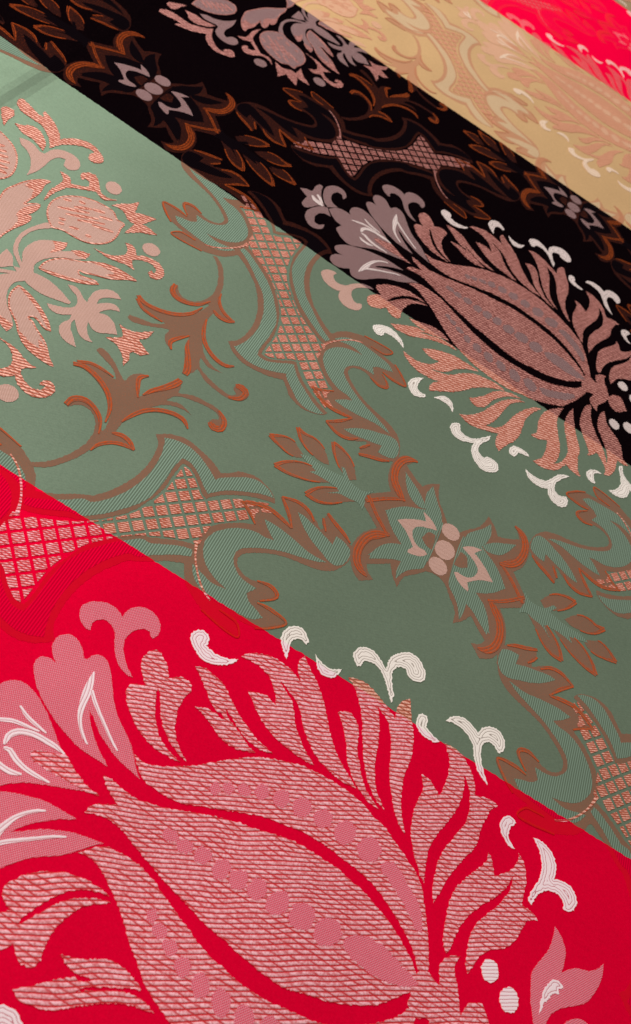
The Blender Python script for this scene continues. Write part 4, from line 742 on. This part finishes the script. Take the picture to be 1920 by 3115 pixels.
LAB = ['bright red satin band in front', 'sage green satin band', 'black satin band', 'old gold satin band',
       'far scarlet red satin band', 'olive band in the far corner']
xs = sorted([X0, X1] + [c[0] for c in CREASE] + [-0.4, -0.1, 0.2, 0.5, 0.75])
for i, nm in enumerate(BANDS):
    verts, faces = [], []
    for x in xs:
        lo = Y0 if i == 0 else edge_y(i-1, x)
        hi = Y1 if i == 5 else edge_y(i, x)
        z = lift(x)*S
        verts += [(x*S, lo*S, z), (x*S, hi*S, z), (x*S, lo*S, z-0.0007), (x*S, hi*S, z-0.0007)]
    for k in range(len(xs)-1):
        a = 4*k
        faces += [[a, a+4, a+5, a+1], [a+2, a+3, a+7, a+6], [a, a+2, a+6, a+4], [a+1, a+5, a+7, a+3]]
    faces += [[0, 1, 3, 2], [4*len(xs)-4, 4*len(xs)-2, 4*len(xs)-1, 4*len(xs)-3]]
    me = bpy.data.meshes.new(nm+'_band')
    me.from_pydata(verts, [], faces)
    me.materials.append(MAT['ground'])
    o = link(nm+'_band', me, cloth)
    o['label'] = LAB[i]

# ------------------------------------------------------------------ weave the ornament
def xf(mx, my, ax, ay, dx, dy):
    def f(q):
        x, y = q[0], q[1]
        if mx:
            x = 2*ax-x
        if my:
            y = 2*ay-y
        return (x+dx, y+dy) + tuple(q[2:])
    return f


def build(entry, f, par, ay, rnd):
    g, name, kind, typ, sym, pts = entry
    pts = [tuple(q) for q in pts]
    if sym == 2:
        pts = pts + [(q[0], 2*ay-q[1]) for q in pts[::-1]]
    q = [f(a) for a in pts]
    if not seen(q) or not on_cloth(q):
        return
    if typ == 'P':
        sm = smooth_closed(q)
        me = to_mesh(name, kind, [ragged(sm, RAG.get(kind, 0), rnd, 0.0013 if name in ('frame_ground', 'scroll_ground', 'sprig_body') else 0.0)])
    else:
        if name in ('orange_edge', 'seed'):
            q = [(a, b, w*1.2 + 0.0002) for a, b, w in q]
        l, r = ribbon(q)
        me = to_mesh(name, kind, [], [(l, r)])
    o = link(name, me, par)
    if name in ('petal', 'fringed_leaf', 'pomegranate') and g == 'B':      # stitched rim
        rb = [(c[0], c[1], 0.0013) for c in sm[::2]]
        l, r = ribbon(rb + rb[:1], 0.006)
        link('petal_edge', to_mesh('petal_edge', 'brocade', [], [(l, r)]), par)
    if kind == 'brownleaf':            # orange outline running down both sides of the leaf from its tip
        n = len(sm)
        k = int(n*0.36)
        w = 0.0031
        for sg, chain in ((1, sm[:k]), (-1, [sm[-i % n] for i in range(k)])):
            rb = [(c[0], c[1], w*(1-0.75*i/k)) for i, c in enumerate(chain)]
            if len(rb) > 3:
                l, r = ribbon(rb[::2] + [rb[-1]])
                link('orange_edge', to_mesh('orange_edge', 'orange', [], [(l, r)]), par)


def run(entries, f, par, ay, pair, seed):
    """pair: mirror the sym-0 pieces about ay as well"""
    for i, e in enumerate(entries):
        rnd = random.Random(seed*991+i)
        build(e, f, par, ay, rnd)
        if pair and e[4] == 0:
            build(e, lambda q, f=f: f((q[0], 2*ay-q[1]) + tuple(q[2:])), par, ay, rnd)


G = {}
for e in DATA:
    G.setdefault(e[0], []).append(e)


def bandname(y):
    return ['red', 'green', 'black', 'gold', 'scarlet', 'olive'][sum(1 for a, k in EDGES if y > a)]


seed = 1
for i in (-1, 0, 1):
    for j in range(-1, 4):
        dx, dy = i*PX, j*PY
        f = xf(0, 0, 0, 0, dx, dy)
        seed += 1
        c = (0.25+dx, YF+dy)
        run(G['F'], f, motif('flower_motif', c, 'large pink palmette flower woven into the %s band' % bandname(c[1])), YF, True, seed)
        c = (-0.38+dx, YB+dy)
        run(G['B'], f, motif('bouquet_motif', c, 'pink pomegranate bouquet woven into the %s band' % bandname(c[1])), YB, True, seed+50)
        for my in (0, 1):
            c = (-0.2+dx, YB+dy+(0.1 if my else -0.1))
            run(G['S'], xf(0, my, 0, YB, dx, dy), motif('orange_sprig', c, 'brown sprig with orange edges in the %s band' % bandname(c[1])), YB, False, seed+60+my)

# net cells
A1, A2, NP = math.radians(48), math.radians(-49), 0.0187


def clip_by_convex(subj, clip):
    out = subj
    for k in range(len(clip)):
        a, b = clip[k], clip[(k+1) % len(clip)]
        ins = lambda q: (b[0]-a[0])*(q[1]-a[1])-(b[1]-a[1])*(q[0]-a[0]) >= 0
        src, out = out, []
        for n in range(len(src)):
            p, q = src[n-1], src[n]
            ip, iq = ins(p), ins(q)
            if ip != iq:
                d1 = (b[0]-a[0])*(p[1]-a[1])-(b[1]-a[1])*(p[0]-a[0])
                d2 = (b[0]-a[0])*(q[1]-a[1])-(b[1]-a[1])*(q[0]-a[0])
                t = d1/(d1-d2)
                out.append((p[0]+(q[0]-p[0])*t, p[1]+(q[1]-p[1])*t))
            if iq:
                out.append(q)
        if not out:
            return []
    return out


NC = (XL-PX/4, YB-PY/4)
half = smooth_closed([tuple(q) for q in G['N'][0][5]])
raw = [tuple(q) for q in G['N'][0][5]]
full = raw + [(2*NC[0]-q[0], 2*NC[1]-q[1]) for q in raw]
full = smooth_closed(full)
e1, e2 = (NP*math.cos(A1), NP*math.sin(A1)), (NP*math.cos(A2), NP*math.sin(A2))
CELLS = []
for u in range(-26, 27):
    for w in range(-26, 27):
        cx, cy = NC[0]+e1[0]*u+e2[0]*w, NC[1]+e1[1]*u+e2[1]*w
        k = 0.385
        cell = [(cx+e1[0]*s1*k+e2[0]*s2*k, cy+e1[1]*s1*k+e2[1]*s2*k) for s1, s2 in ((-1, -1), (1, -1), (1, 1), (-1, 1))]
        ar = sum(cell[n-1][0]*cell[n][1]-cell[n][0]*cell[n-1][1] for n in range(4))
        if ar < 0:
            cell = cell[::-1]
        pc = clip_by_convex(full, cell)
        if len(pc) >= 3:
            ar = abs(sum(pc[n-1][0]*pc[n][1]-pc[n][0]*pc[n-1][1] for n in range(len(pc))))/2
            if ar > 2.0e-5:
                CELLS.append(pc)

ncell = [0]
for j in range(-2, 8):
    for i in range(-3, 4):
        if (i+j) % 2:
            continue
        dx, dy = i*PX/2, j*PY/2 + (0.004 if j % 2 else 0.0)
        c = (XL+dx, YB+dy)
        bn = bandname(c[1])
        f00 = xf(0, 0, XL, YB, dx, dy)
        par = motif('lotus_motif', c, 'orange edged lotus with three pink dots in the %s band' % bn)
        seed += 1
        run(G['C'], f00, par, YB, True, seed)
        for mx in (0, 1):
            run(G['T'], xf(mx, 0, XL, YB, dx, dy), par, YB, True, seed+mx)
        for mx in (0, 1):
            for my in (0, 1):
                cc = (c[0]+(0.2 if mx else -0.2), c[1]+(0.1 if my else -0.1))
                par = motif('leafy_scroll', cc, 'leafy scroll with orange tips beside a lotus in the %s band' % bn)
                run(G['Q'], xf(mx, my, XL, YB, dx, dy), par, YB, False, seed+7+mx*2+my)
        for my in (0, 1):
            f = xf(0, my, XL, YB, dx, dy)
            cc = f(NC)
            vis = [q for q in ([f(a) for a in pc] for pc in CELLS) if seen(q, 60) and on_cloth(q)]
            if not vis:
                continue
            par = motif('net_panel', cc, 'pink diamond net panel in the %s band' % bandname(cc[1]))
            if cc[1] < 1.75:
                for pc in vis:
                    ncell[0] += 1
                    link('net_cell', to_mesh('net_cell', 'net', [pc]), par)
            else:
                o = link('net_cells', to_mesh('net_cells', 'net', vis), par)
                o['kind'] = 'stuff'

for o in MOTIFS:
    if not o.children:
        bpy.data.objects.remove(o)
    else:
        del o['_o']
print('cells', ncell, 'objects', len(scene.objects), 'tris', sum(len(o.data.polygons) for o in scene.objects if o.type == 'MESH'))
